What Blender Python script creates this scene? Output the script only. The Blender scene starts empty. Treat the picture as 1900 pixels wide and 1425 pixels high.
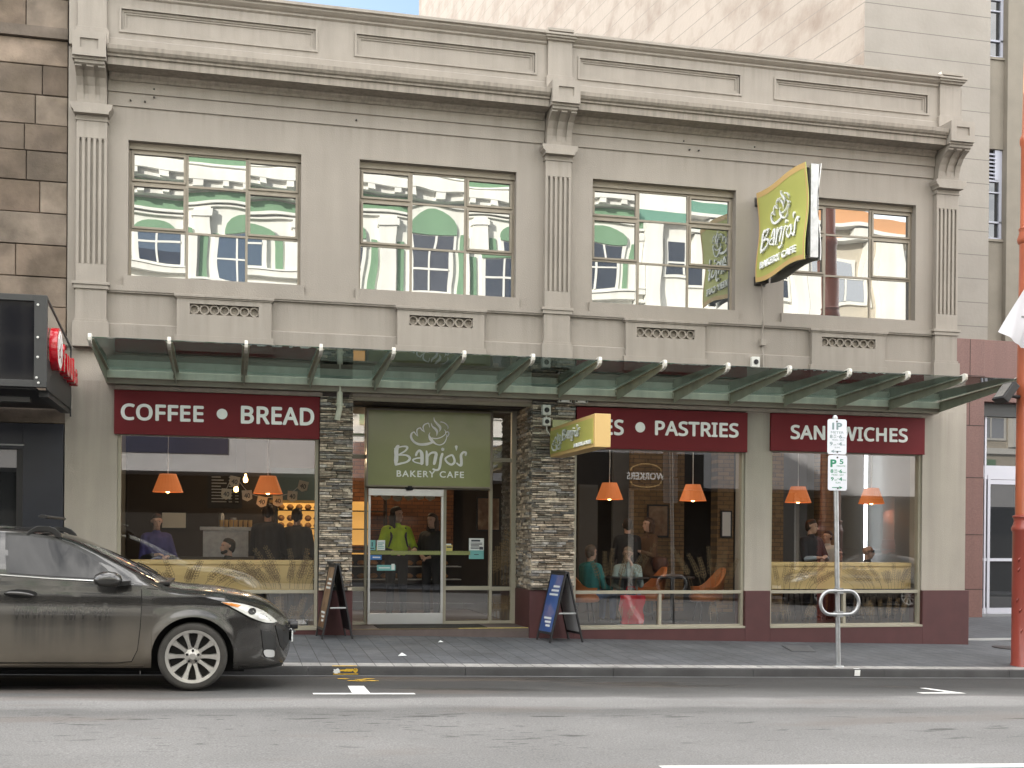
import bpy, bmesh, math, random, os
from mathutils import Vector, Matrix
from mathutils.geometry import tessellate_polygon
random.seed(7)
S = bpy.context.scene
COL = S.collection
R = math.radians

# ------------------------------------------------------------------ ground heights (the street falls to the right)
def gz(x, y):
    if y >= 0:
        b = -.0262*(x-1.72)
        if x > 11.4:
            return b + (-.108-b)*min(1, y/4.0)
        return b
    g = -.187-.0225*x
    if y > -3.1001:
        b = -.0262*(x-1.72)
        return b+(g+.108-b)*(-y/3.1)
    return g+.028*min(-3.1-y, 2.4)+.012*max(0, min(-5.5-y, 4.0))

# ------------------------------------------------------------------ materials
def mat(name, col, rough=.7, metal=0., var=0., vs=2., bump=0., bs=30., streak=0., ss=6., attr=False, coat=0., spec=.5, emit=None, es=1., tint=None, ta=0., ts=1.):
    m = bpy.data.materials.new(name); m.use_nodes = True
    nt = m.node_tree; N = nt.nodes; L = nt.links
    p = N['Principled BSDF']
    p.inputs['Base Color'].default_value = (*col, 1)
    p.inputs['Roughness'].default_value = rough
    p.inputs['Metallic'].default_value = metal
    p.inputs['Specular IOR Level'].default_value = spec
    if coat: p.inputs['Coat Weight'].default_value = coat; p.inputs['Coat Roughness'].default_value = .05
    if emit:
        p.inputs['Emission Color'].default_value = (*emit, 1); p.inputs['Emission Strength'].default_value = es
    out = None
    tc = N.new('ShaderNodeTexCoord')
    if attr:
        a = N.new('ShaderNodeVertexColor'); a.layer_name = 'Col'; out = a.outputs['Color']
    else:
        rgb = N.new('ShaderNodeRGB'); rgb.outputs[0].default_value = (*col, 1); out = rgb.outputs[0]
    def noise(scale, det=5, vec=None, rough_=.55):
        n = N.new('ShaderNodeTexNoise'); n.inputs['Scale'].default_value = scale; n.inputs['Detail'].default_value = det
        n.inputs['Roughness'].default_value = rough_
        L.new(vec or tc.outputs['Object'], n.inputs['Vector']); return n.outputs['Fac']
    def rng(fac, a, b, lo=.3, hi=.7):
        r = N.new('ShaderNodeMapRange'); r.inputs[1].default_value = lo; r.inputs[2].default_value = hi
        r.inputs[3].default_value = a; r.inputs[4].default_value = b; L.new(fac, r.inputs[0]); return r.outputs[0]
    def value(c, v):
        h = N.new('ShaderNodeHueSaturation'); L.new(c, h.inputs['Color']); L.new(v, h.inputs['Value']); return h.outputs['Color']
    if tint:
        mx = N.new('ShaderNodeMix'); mx.data_type = 'RGBA'
        L.new(rng(noise(ts, 6), 0, ta, .45, .7), mx.inputs[0]); L.new(out, mx.inputs[6]); mx.inputs[7].default_value = (*tint, 1)
        out = mx.outputs[2]
    if var: out = value(out, rng(noise(vs), 1-var, 1+var))
    if streak:
        mp = N.new('ShaderNodeMapping'); mp.inputs['Scale'].default_value = (ss, ss, ss*.07)
        L.new(tc.outputs['Object'], mp.inputs['Vector'])
        out = value(out, rng(noise(1., 4, mp.outputs[0]), 1-streak, 1.03, .32, .6))
    L.new(out, p.inputs['Base Color'])
    if bump:
        b = N.new('ShaderNodeBump'); b.inputs['Strength'].default_value = min(1, bump); b.inputs['Distance'].default_value = .01
        L.new(noise(bs, 4), b.inputs['Height']); L.new(b.outputs['Normal'], p.inputs['Normal'])
    m['_'] = 1
    return m

def glass_mat(name, refl, tcol=(.75, .78, .76), gcol=(1, 1, 1), wave=0., wscale=1.2, dark=None, rough=0., rmax=1.):
    """thin glass: part mirror, part see-through (or dark backing)"""
    m = bpy.data.materials.new(name); m.use_nodes = True
    nt = m.node_tree; N = nt.nodes; L = nt.links
    N.remove(N['Principled BSDF']); o = N['Material Output']
    mix = N.new('ShaderNodeMixShader'); g = N.new('ShaderNodeBsdfGlossy'); g.inputs['Roughness'].default_value = rough
    g.inputs['Color'].default_value = (*gcol, 1)
    if dark:
        t = N.new('ShaderNodeBsdfDiffuse'); t.inputs['Color'].default_value = (*dark, 1)
    else:
        t = N.new('ShaderNodeBsdfTransparent'); t.inputs['Color'].default_value = (*tcol, 1)
    lw = N.new('ShaderNodeLayerWeight'); lw.inputs['Blend'].default_value = .5   # Schlick, the same from both sides
    fr = N.new('ShaderNodeMath'); fr.operation = 'POWER'; L.new(lw.outputs['Facing'], fr.inputs[0]); fr.inputs[1].default_value = 5
    mr = N.new('ShaderNodeMapRange'); mr.inputs[1].default_value = 0; mr.inputs[2].default_value = 1
    mr.inputs[3].default_value = refl; mr.inputs[4].default_value = rmax
    L.new(fr.outputs[0], mr.inputs[0]); L.new(mr.outputs[0], mix.inputs[0])
    L.new(t.outputs[0], mix.inputs[1]); L.new(g.outputs[0], mix.inputs[2]); L.new(mix.outputs[0], o.inputs[0])
    if wave:
        tc = N.new('ShaderNodeTexCoord'); n = N.new('ShaderNodeTexNoise'); n.inputs['Scale'].default_value = wscale; n.inputs['Detail'].default_value = 1.
        at = N.new('ShaderNodeVertexColor'); at.layer_name = 'Col'
        ad = N.new('ShaderNodeVectorMath'); ad.operation = 'MULTIPLY_ADD'; ad.inputs[1].default_value = (30, 30, 30)
        L.new(at.outputs[0], ad.inputs[0]); L.new(tc.outputs['Object'], ad.inputs[2]); L.new(ad.outputs[0], n.inputs['Vector'])
        b = N.new('ShaderNodeBump'); b.inputs['Strength'].default_value = 1; b.inputs['Distance'].default_value = wave
        L.new(n.outputs['Fac'], b.inputs['Height']); L.new(b.outputs[0], g.inputs['Normal'])
    return m

# ------------------------------------------------------------------ mesh builder
class MB:
    def __init__(s): s.v = []; s.f = []; s.m = []; s.c = []
    def add(s, vs, fs, mi=0, col=(1, 1, 1)):
        o = len(s.v); s.v += [tuple(p) for p in vs]
        for f in fs: s.f.append(tuple(i+o for i in f)); s.m.append(mi); s.c.append(col)
        return s
    def box(s, x0, x1, y0, y1, z0, z1, mi=0, col=(1, 1, 1), M=None):
        vs = [(x, y, z) for z in (z0, z1) for y in (y0, y1) for x in (x0, x1)]
        if M: vs = [M @ Vector(p) for p in vs]
        return s.add(vs, [(0, 2, 3, 1), (4, 5, 7, 6), (0, 1, 5, 4), (2, 6, 7, 3), (0, 4, 6, 2), (1, 3, 7, 5)], mi, col)
    def prism(s, prof, a0, a1, axis='x', mi=0, col=(1, 1, 1), M=None):
        """prof = 2-D outline; axis x: (y,z), y: (x,z), z: (x,y)"""
        n = len(prof)
        def P(a, q): return {'x': (a, q[0], q[1]), 'y': (q[0], a, q[1]), 'z': (q[0], q[1], a)}[axis]
        vs = [P(a0, q) for q in prof]+[P(a1, q) for q in prof]
        if M: vs = [M @ Vector(p) for p in vs]
        tris = tessellate_polygon([[Vector((q[0], q[1], 0)) for q in prof]])
        fs = [tuple(t) for t in tris]+[tuple(i+n for i in reversed(t)) for t in tris]
        fs += [(i, (i+1) % n, (i+1) % n+n, i+n) for i in range(n)]
        return s.add(vs, fs, mi, col)
    def tube(s, pts, r, seg=8, mi=0, closed=False, cap=True, col=(1, 1, 1)):
        pts = [Vector(p) for p in pts]; n = len(pts); rs = r if isinstance(r, (list, tuple)) else [r]*n
        rings = []; up = None
        for i, p in enumerate(pts):
            a = pts[(i-1) % n] if (closed or i > 0) else p; b = pts[(i+1) % n] if (closed or i < n-1) else p
            t = (b-a).normalized()
            if up is None: up = t.orthogonal().normalized()
            else: up = (up-t*up.dot(t)); up = up.normalized() if up.length > 1e-6 else t.orthogonal().normalized()
            w = t.cross(up)
            rings.append([p+(up*math.cos(2*math.pi*k/seg)+w*math.sin(2*math.pi*k/seg))*rs[i] for k in range(seg)])
        vs = [q for g in rings for q in g]; fs = []
        for i in range(n if closed else n-1):
            j = (i+1) % n
            for k in range(seg): fs.append((i*seg+k, i*seg+(k+1) % seg, j*seg+(k+1) % seg, j*seg+k))
        if cap and not closed: fs += [tuple(range(seg-1, -1, -1)), tuple((n-1)*seg+k for k in range(seg))]
        return s.add(vs, fs, mi, col)
    def lathe(s, prof, c=(0, 0, 0), seg=24, mi=0, axis='z', col=(1, 1, 1), M=None, cap=True):
        vs = []; n = len(prof)
        for r, h in prof:
            for k in range(seg):
                a = 2*math.pi*k/seg; x, y = r*math.cos(a), r*math.sin(a)
                p = {'z': (x, y, h), 'y': (x, h, y), 'x': (h, x, y)}[axis]
                p = Vector(p)
                if M: p = M @ p
                vs.append(p+Vector(c))
        fs = [(i*seg+k, i*seg+(k+1) % seg, (i+1)*seg+(k+1) % seg, (i+1)*seg+k) for i in range(n-1) for k in range(seg)]
        if cap and prof[0][0] > 1e-5: fs.append(tuple(range(seg-1, -1, -1)))
        if cap and prof[-1][0] > 1e-5: fs.append(tuple((n-1)*seg+k for k in range(seg)))
        return s.add(vs, fs, mi, col)
    def grid(s, nu, nv, fn, mi=0, col=(1, 1, 1)):
        vs = [fn(i/nu, j/nv) for j in range(nv+1) for i in range(nu+1)]
        return s.add(vs, [(j*(nu+1)+i, j*(nu+1)+i+1, (j+1)*(nu+1)+i+1, (j+1)*(nu+1)+i) for j in range(nv) for i in range(nu)], mi, col)
    def holes(s, x0, x1, z0, z1, y0, y1, hs, mi=0, zbot=None):
        """wall slab between y0 (front) and y1 with rectangular through-holes (hx0,hx1,hz0,hz1)"""
        xs = sorted({x0, x1, *[h[0] for h in hs], *[h[1] for h in hs]}); zs = sorted({z0, z1, *[h[2] for h in hs], *[h[3] for h in hs]})
        xs = [x for x in xs if x0 <= x <= x1]; zs = [z for z in zs if z0 <= z <= z1]
        def solid(i, j):
            if i < 0 or j < 0 or i >= len(xs)-1 or j >= len(zs)-1: return False
            cx, cz = (xs[i]+xs[i+1])/2, (zs[j]+zs[j+1])/2
            return not any(h[0] < cx < h[1] and h[2] < cz < h[3] for h in hs)
        for i in range(len(xs)-1):
            for j in range(len(zs)-1):
                if not solid(i, j): continue
                a, b, c, d = xs[i], xs[i+1], zs[j], zs[j+1]
                q = lambda *p: s.add(p, [(0, 1, 2, 3)], mi)
                q((a, y0, c), (b, y0, c), (b, y0, d), (a, y0, d)); q((b, y1, c), (a, y1, c), (a, y1, d), (b, y1, d))
                if not solid(i-1, j): q((a, y1, c), (a, y0, c), (a, y0, d), (a, y1, d))
                if not solid(i+1, j): q((b, y0, c), (b, y1, c), (b, y1, d), (b, y0, d))
                if not solid(i, j-1): q((a, y1, c), (b, y1, c), (b, y0, c), (a, y0, c))
                if not solid(i, j+1): q((a, y0, d), (b, y0, d), (b, y1, d), (a, y1, d))
        return s
    def xf(s, M):
        s.v = [tuple(M @ Vector(p)) for p in s.v]; return s
    def build(s, name, mats, parent=None, smooth=False, attr=False, bevel=0, weld=True):
        me = bpy.data.meshes.new(name); me.from_pydata(s.v, [], s.f)
        for mm in (mats if isinstance(mats, (list, tuple)) else [mats]): me.materials.append(mm)
        me.polygons.foreach_set('material_index', s.m)
        if attr:
            ca = me.color_attributes.new('Col', 'FLOAT_COLOR', 'CORNER'); k = 0
            for p, c in zip(me.polygons, s.c):
                for _ in p.loop_indices: ca.data[k].color = (*c, 1); k += 1
        bm = bmesh.new(); bm.from_mesh(me)
        if weld and not attr: bmesh.ops.remove_doubles(bm, verts=bm.verts, dist=1e-5)
        bmesh.ops.recalc_face_normals(bm, faces=bm.faces)
        bm.to_mesh(me); bm.free()
        if smooth:
            me.polygons.foreach_set('use_smooth', [True]*len(me.polygons))
            if smooth is not True: me.set_sharp_from_angle(angle=R(smooth))
        o = bpy.data.objects.new(name, me); COL.objects.link(o)
        if parent is not None: setp(o, parent)
        if bevel:
            b = o.modifiers.new('bevel', 'BEVEL'); b.width = bevel; b.segments = 2; b.limit_method = 'ANGLE'; b.angle_limit = R(40)
        return o

WORLD = {}
def setp(o, parent):
    o.parent = parent
    o.matrix_parent_inverse = WORLD.get(parent.name, Matrix()).inverted()
def empty(name, loc=(0, 0, 0), label=None, cat=None, group=None, local=False):
    o = bpy.data.objects.new(name, None); o.empty_display_size = .1; COL.objects.link(o); o.location = loc
    if not local: WORLD[o.name] = Matrix.Translation(loc)
    tag(o, label, cat, group); return o
def tag(o, label=None, cat=None, group=None, kind=None):
    for k, v in (('label', label), ('category', cat), ('group', group), ('kind', kind)):
        if v: o[k] = v
    return o
def kids(o): return [c for c in COL.objects if c.parent == o]
def copy_tree(o, parent=None):
    ks = kids(o); c = o.copy(); COL.objects.link(c)
    if parent is not None: c.parent = parent
    for k in ks: copy_tree(k, c)
    return c

# ------------------------------------------------------------------ lettering
NOTO = None
try:
    NOTO = bpy.data.fonts.load(os.path.join(bpy.utils.system_resource('DATAFILES', path='fonts'), 'NotoSansHebrew-Regular.woff2'))
except Exception:
    NOTO = None
def text_tris(s, bold=0., spacing=1., extrude=0., font=None):
    c = bpy.data.curves.new('t', 'FONT'); c.body = s
    if font: c.font = font
    c.offset = bold; c.space_character = spacing; c.extrude = extrude; c.resolution_u = 4
    o = bpy.data.objects.new('t', c); COL.objects.link(o)
    dg = bpy.context.evaluated_depsgraph_get(); me = o.evaluated_get(dg).to_mesh()
    vs = [tuple(v.co) for v in me.vertices]; fs = [tuple(p.vertices) for p in me.polygons]
    o.evaluated_get(dg).to_mesh_clear(); bpy.data.objects.remove(o); bpy.data.curves.remove(c)
    return vs, fs
def put_text(mb, s, frame, x0, x1, z0, z1, bold=.02, spacing=1., thick=.01, mi=0, keep=False, font=None):
    """fits text s into the rectangle x0..x1, z0..z1 of a frame (u, v, n -> world)"""
    vs, fs = text_tris(s, 0., spacing, 1., font)
    if not vs: return
    ax = min(v[0] for v in vs)-bold; bx = max(v[0] for v in vs)+bold; ay = min(v[1] for v in vs)-bold; by = max(v[1] for v in vs)+bold
    kx = (x1-x0)/(bx-ax); kz = (z1-z0)/(by-ay)
    if keep: kx = kz = min(kx, kz)
    ox = (x0+x1)/2-kx*(ax+bx)/2; oz = (z0+z1)/2-kz*(ay+by)/2
    n = 8 if bold > 0 else 1                                      # heavier weight: copies shifted round a small circle, each a hair proud of the last
    for q in range(n):
        dx, dz = (bold*math.cos(2*math.pi*q/n), bold*math.sin(2*math.pi*q/n)) if n > 1 else (0, 0)
        mb.add([frame(ox+kx*(v[0]+dx), oz+kz*(v[1]+dz), thick+q*thick*.012 if v[2] > 0 else 0.) for v in vs], fs, mi)
def crom(pts, n=7, closed=False):
    out = []; m = len(pts)
    g = lambda i: pts[i % m] if closed else pts[max(0, min(m-1, i))]
    for i in range(m if closed else m-1):
        a, b, c, d = g(i-1), g(i), g(i+1), g(i+2)
        for k in range(n):
            t = k/n
            out.append(tuple(.5*((2*b[j])+(-a[j]+c[j])*t+(2*a[j]-5*b[j]+4*c[j]-d[j])*t*t+(-a[j]+3*b[j]-3*c[j]+d[j])*t**3) for j in range(len(b))))
    if not closed: out.append(tuple(pts[-1]))
    return out
_lift = [0]
def stroke(mb, pts, frame, thick, mi=0, closed=False, n=7, wk=1.):
    """brush stroke of varying width: pts = (u, v, width)"""
    P = crom(pts, n, closed); m = len(P); Lf = []; Rt = []
    _lift[0] = (_lift[0]+1) % 24
    t1 = thick+_lift[0]*.0003
    for i in range(m):
        a = P[(i-1) % m] if closed or i else P[0]; b = P[(i+1) % m] if closed or i < m-1 else P[-1]
        dx, dy = b[0]-a[0], b[1]-a[1]; l = math.hypot(dx, dy) or 1; nx, ny = -dy/l, dx/l; w = P[i][2]/2*wk
        Lf.append((P[i][0]+nx*w, P[i][1]+ny*w)); Rt.append((P[i][0]-nx*w, P[i][1]-ny*w))
    for i in range(m if closed else m-1):
        j = (i+1) % m
        q = [Lf[i], Rt[i], Rt[j], Lf[j]]
        mb.add([frame(*p, t1) for p in q]+[frame(*p, 0) for p in q], [(0, 1, 2, 3), (0, 4, 5, 1), (2, 6, 7, 3)], mi)
    if not closed:
        for e in (0, -1):
            c = P[e]; k = 10; pts2 = [(c[0]+c[2]/2*math.cos(2*math.pi*q/k), c[1]+c[2]/2*math.sin(2*math.pi*q/k)) for q in range(k)]
            t2 = t1+.0001*(1 if e else 2)
            mb.add([frame(*p, t2) for p in pts2]+[frame(*p, 0) for p in pts2], [tuple(range(k))]+[(q, (q+1) % k, (q+1) % k+k, q+k) for q in range(k)], mi)
LOGO = [([(955, 560, 26), (860, 588, 34), (760, 590, 30), (690, 555, 30), (648, 490, 28), (655, 430, 22), (693, 400, 12)], 0),
        ([(690, 402, 14), (722, 448, 14), (748, 468, 4)], 0), ([(746, 466, 5), (730, 400, 15), (740, 358, 17), (783, 336, 13)], 0),
        ([(780, 338, 13), (808, 375, 15), (848, 402, 4)], 0), ([(838, 392, 5), (820, 330, 15), (838, 290, 17), (875, 270, 14), (900, 268, 12), (916, 326, 6)], 0),
        ([(978, 175, 5), (985, 220, 16), (1020, 265, 26), (1063, 312, 34), (1072, 350, 22), (1060, 386, 4)], 0),
        ([(938, 262, 5), (955, 310, 18), (1000, 350, 30), (1025, 392, 28), (1018, 455, 4)], 0),
        ([(1080, 238, 16), (1130, 252, 14), (1170, 285, 14), (1188, 320, 12), (1180, 345, 4)], 0),
        ([(920, 408, 6), (908, 450, 16), (930, 505, 40), (978, 556, 28), (1030, 588, 16), (1080, 590, 16), (1130, 560, 14), (1162, 495, 12), (1170, 430, 8)], 0),
        ([(950, 490, 12), (1020, 496, 15), (1090, 472, 13), (1145, 425, 11), (1150, 382, 10), (1130, 355, 4)], 0),
        ([(1150, 398, 12), (1180, 387, 15), (1198, 412, 15), (1186, 450, 12), (1160, 470, 6)], 0)]
WORD = [([(456, 628, 40), (434, 690, 52), (436, 770, 50), (432, 850, 50), (425, 915, 22)], 0), ([(412, 668, 18), (470, 618, 18)], 0),
        ([(445, 652, 20), (520, 632, 18), (580, 632, 26), (592, 656, 26), (560, 700, 22), (500, 740, 20), (460, 765, 16)], 0),
        ([(480, 764, 18), (570, 762, 22), (622, 790, 30), (626, 828, 30), (580, 868, 24), (500, 892, 26), (428, 912, 26)], 0),
        ([(720, 762, 28), (735, 718, 28), (770, 684, 26), (800, 725, 42), (808, 800, 42), (806, 888, 40)], 0),
        ([(800, 798, 20), (730, 806, 18), (676, 832, 22), (705, 866, 16), (795, 888, 18)], 0),
        ([(872, 692, 20), (880, 760, 36), (880, 840, 36), (880, 905, 32)], 0),
        ([(882, 800, 18), (920, 735, 24), (975, 710, 28), (1013, 728, 36), (1002, 805, 40), (986, 885, 34)], 0),
        ([(1105, 728, 32), (1084, 800, 32), (1074, 895, 32), (1052, 968, 28), (1005, 980, 26), (972, 966, 24)], 0), ([(1108, 656, 44), (1112, 662, 44)], 0),
        ([(1235, 745, 24), (1152, 798, 24), (1180, 860, 26), (1242, 890, 28), (1286, 846, 30), (1268, 768, 26)], 1),
        ([(1310, 608, 38), (1311, 640, 24), (1312, 668, 10)], 0),
        ([(1448, 742, 22), (1452, 702, 28), (1415, 696, 28), (1382, 742, 32), (1386, 820, 34), (1382, 896, 34), (1345, 890, 22), (1320, 866, 20)], 0)]
def draw(mb, strokes, frame, cx, cy, k, kx=None, thick=.008, ox=920, oy=560, wk=1.22):
    kx = kx or k
    f2 = lambda u, v, n: frame(cx+(u-ox)*kx, cy-(v-oy)*k, n)
    for pts, cl in strokes: stroke(mb, pts, f2, thick, 0, bool(cl), wk=wk)
# ------------------------------------------------------------------ shared materials
WALLC = (.283, .253, .218)
m_wall = mat('facade_paint', WALLC, .75, var=.06, vs=.9, bump=.35, bs=55, streak=.06, ss=4)
m_trim = mat('trim_paint', (.290, .259, .223), .7, var=.07, vs=2.0, bump=.25, bs=70, streak=.07, ss=9)
m_corn = mat('cornice_paint', (.268, .236, .198), .75, var=.06, vs=2, bump=.2, bs=60, streak=.24, ss=16)
m_pier = mat('pier_render', (.39, .352, .302), .8, var=.05, vs=1.5, bump=.5, bs=80, streak=.1, ss=4)
m_plinth = mat('maroon_plinth', (.078, .025, .026), .55, var=.1, vs=4, bump=.3, bs=160)
m_frame = mat('taupe_frame', (.36, .33, .26), .45, var=.04)
m_wframe = mat('steel_window_frame', (.26, .225, .175), .5, var=.06, vs=6)
m_maroon = mat('maroon_sign_panel', (.16, .016, .021), .5, var=.05, vs=2, spec=.2)
m_white = mat('white_lettering', (.92, .94, .92), .45)
m_green = mat('olive_sign_panel', (.27, .29, .12), .3, var=.1, vs=1.2, coat=.25)
m_lime = mat('lime_sign_face', (.44, .45, .11), .4, var=.04, tint=(.55, .40, .14), ta=.35, ts=.8)
m_limeb = mat('gold_sign_edge', (.62, .42, .17), .45)
m_steel = mat('galvanised_steel', (.42, .43, .44), .38, .75, var=.15, vs=12, bump=.1, bs=50)
m_black = mat('black_plastic', (.015, .015, .017), .45)
m_dark = mat('dark_void', (.012, .011, .010), .9)
m_canopy = mat('canopy_steel', (.72, .71, .58), .5, var=.12, vs=3, streak=.15, ss=6)
m_cap = mat('canopy_cap', (.66, .64, .58), .5, var=.05)
m_bolt = mat('dark_bolt', (.05, .045, .04), .6)
m_box = mat('switch_box_plastic', (.62, .62, .58), .5)
m_alu = mat('aluminium', (.62, .62, .62), .35, .6, var=.04)
g_low = glass_mat('shopfront_glass', .19, (.95, .955, .95))
g_up = glass_mat('mirror_film_glass', .35, gcol=(.97, 1, .99), wave=.0060, wscale=.8, dark=(.05, .055, .06))
m_fin = mat('outrigger_paint', (.40, .39, .30), .5, var=.12, vs=3, streak=.15, ss=6)
g_can = glass_mat('green_canopy_glass', .06, (.36, .44, .43), rmax=.9)
g_tall = glass_mat('office_glass', .10, dark=(.03, .032, .035))
m_cblack = glass_mat('gloss_black_panel', .012, dark=(.012, .012, .014), rough=.06)

def rain_marks(m, bands, amt, sc=9):
    """grimy rain runs hanging below ledges at the given heights"""
    nt = m.node_tree; N = nt.nodes; L = nt.links; p = N['Principled BSDF']; src = p.inputs['Base Color'].links[0].from_socket
    tc = N.new('ShaderNodeTexCoord'); sp = N.new('ShaderNodeSeparateXYZ'); L.new(tc.outputs['Object'], sp.inputs[0]); mp = N.new('ShaderNodeMapping'); mp.inputs['Scale'].default_value = (sc, sc, sc*.05); L.new(tc.outputs['Object'], mp.inputs[0])
    n = N.new('ShaderNodeTexNoise'); n.inputs['Scale'].default_value = 1.3; n.inputs['Detail'].default_value = 5; L.new(mp.outputs[0], n.inputs['Vector'])
    def rng(f, a, b, lo, hi):
        r = N.new('ShaderNodeMapRange'); r.inputs[1].default_value = lo; r.inputs[2].default_value = hi; r.inputs[3].default_value = a; r.inputs[4].default_value = b; L.new(f, r.inputs[0]); return r.outputs[0]
    def op(o, a, b):
        q = N.new('ShaderNodeMath'); q.operation = o; L.new(a, q.inputs[0]); L.new(b, q.inputs[1]); return q.outputs[0]
    tot = None
    for lo, hi in bands:
        k = op('MULTIPLY', rng(sp.outputs['Z'], 0, 1, lo, hi), rng(sp.outputs['Z'], 1, 0, hi, hi+.01)); tot = k if tot is None else op('MAXIMUM', tot, k)
    f = op('MULTIPLY', tot, rng(n.outputs['Fac'], 0, amt, .48, .66))
    mx = N.new('ShaderNodeMix'); mx.data_type = 'RGBA'; L.new(f, mx.inputs[0]); L.new(src, mx.inputs[6]); mx.inputs[7].default_value = (.10, .085, .065, 1); L.new(mx.outputs[2], p.inputs['Base Color'])
rain_marks(m_wall, [(4.25, 4.74), (6.95, 7.27), (7.3, 7.62), (3.95, 4.28)], .2); rain_marks(m_trim, [(4.1, 4.73), (6.2, 7.0), (7.2, 7.7), (8.25, 8.72)], .2, 11); rain_marks(m_pier, [(2.3, 3.5)], .2, 7)
# ------------------------------------------------------------------ ground
def sheet(name, mats, xs, ys, zf, kind='structure', mi=None):
    mb = MB(); nx, ny = len(xs), len(ys)
    mb.v = [(x, y, zf(x, y)) for y in ys for x in xs]
    for j in range(ny-1):
        for i in range(nx-1):
            mb.f.append((j*nx+i, j*nx+i+1, (j+1)*nx+i+1, (j+1)*nx+i)); mb.m.append(0); mb.c.append((1, 1, 1))
    o = mb.build(name, mats, smooth=True); tag(o, kind=kind); return o
def road_mat():
    m = bpy.data.materials.new('asphalt'); m.use_nodes = True; nt = m.node_tree; N = nt.nodes; L = nt.links; p = N['Principled BSDF']
    p.inputs['Specular IOR Level'].default_value = .35
    tc = N.new('ShaderNodeTexCoord'); sep = N.new('ShaderNodeSeparateXYZ'); L.new(tc.outputs['Object'], sep.inputs[0])
    def noise(sc, det=5, sx=1, sy=1):
        mp = N.new('ShaderNodeMapping'); mp.inputs['Scale'].default_value = (sx, sy, 1); L.new(tc.outputs['Object'], mp.inputs[0])
        n = N.new('ShaderNodeTexNoise'); n.inputs['Scale'].default_value = sc; n.inputs['Detail'].default_value = det; L.new(mp.outputs[0], n.inputs['Vector']); return n.outputs['Fac']
    def math_(op, a, b=None, c=None):
        q = N.new('ShaderNodeMath'); q.operation = op
        for i, v in enumerate((a, b, c)):
            if v is None: continue
            if isinstance(v, (int, float)): q.inputs[i].default_value = v
            else: L.new(v, q.inputs[i])
        return q.outputs[0]
    def rng(f, a, b, lo, hi):
        r = N.new('ShaderNodeMapRange'); r.inputs[1].default_value = lo; r.inputs[2].default_value = hi; r.inputs[3].default_value = a; r.inputs[4].default_value = b; L.new(f, r.inputs[0]); return r.outputs[0]
    yy = math_('ADD', sep.outputs['Y'], rng(noise(1.1, 6, .5, 1), -.22, .22, .25, .75))
    cr = N.new('ShaderNodeValToRGB'); L.new(rng(yy, 0, 1, -12, -3), cr.inputs[0]); e = cr.color_ramp
    # parking lane: old dark asphalt; traffic lane: worn pale asphalt with a darker band
    st = [(0, .185), (.38, .190), (.55, .182), (.585, .142), (.615, .142), (.64, .212), (.70, .222), (.715, .125), (.77, .075), (.84, .040)]
    while len(e.elements) < len(st): e.elements.new(.5)
    for el, (q, v) in zip(e.elements, st): el.position = q; v *= .90; el.color = (v*.985, v*.97, v*.955, 1)
    h = N.new('ShaderNodeHueSaturation'); L.new(cr.outputs[0], h.inputs['Color'])
    v1 = rng(noise(.7, 4), .88, 1.12, .3, .7); v2 = rng(noise(75, 4), .68, 1.32, .3, .7)
    spots = rng(noise(3.2, 3, .45, 1.4), 1, .45, .64, .70)      # oil and gum spots, stretched along the traffic
    band = rng(math_('ABSOLUTE', math_('ADD', sep.outputs['Y'], 7.6)), 1, 0, .7, 1.3)
    sp = math_('ADD', 1, math_('MULTIPLY', band, math_('SUBTRACT', math_('MULTIPLY', spots, rng(math_('MULTIPLY', noise(9, 2, .5, 1.6), rng(noise(.6, 3), .82, 1.12, .3, .7)), 1, .5, .63, .69)), 1)))
    damp = rng(noise(.55, 5, .5, 2.2), 1, .62, .54, .60)
    bd = rng(math_('ABSOLUTE', math_('ADD', sep.outputs['Y'], 4.1)), 1, 0, .6, 1.1)
    dp = math_('ADD', 1, math_('MULTIPLY', bd, math_('SUBTRACT', damp, 1)))
    L.new(math_('MULTIPLY', math_('MULTIPLY', v1, v2), math_('MULTIPLY', sp, dp)), h.inputs['Value'])
    rd = N.new('ShaderNodeMix'); rd.data_type = 'RGBA'; L.new(rng(noise(.9, 4, .35, 1.3), 0, .35, .56, .66), rd.inputs[0]); L.new(h.outputs[0], rd.inputs[6]); rd.inputs[7].default_value = (.125, .098, .082, 1)   # rusty tyre-worn patches
    L.new(rd.outputs[2], p.inputs['Base Color'])
    L.new(rng(dp, .45, .85, .6, 1), p.inputs['Roughness'])
    b = N.new('ShaderNodeBump'); b.inputs['Strength'].default_value = .5; b.inputs['Distance'].default_value = .006; L.new(noise(110, 3), b.inputs['Height']); L.new(b.outputs[0], p.inputs['Normal'])
    return m
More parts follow.
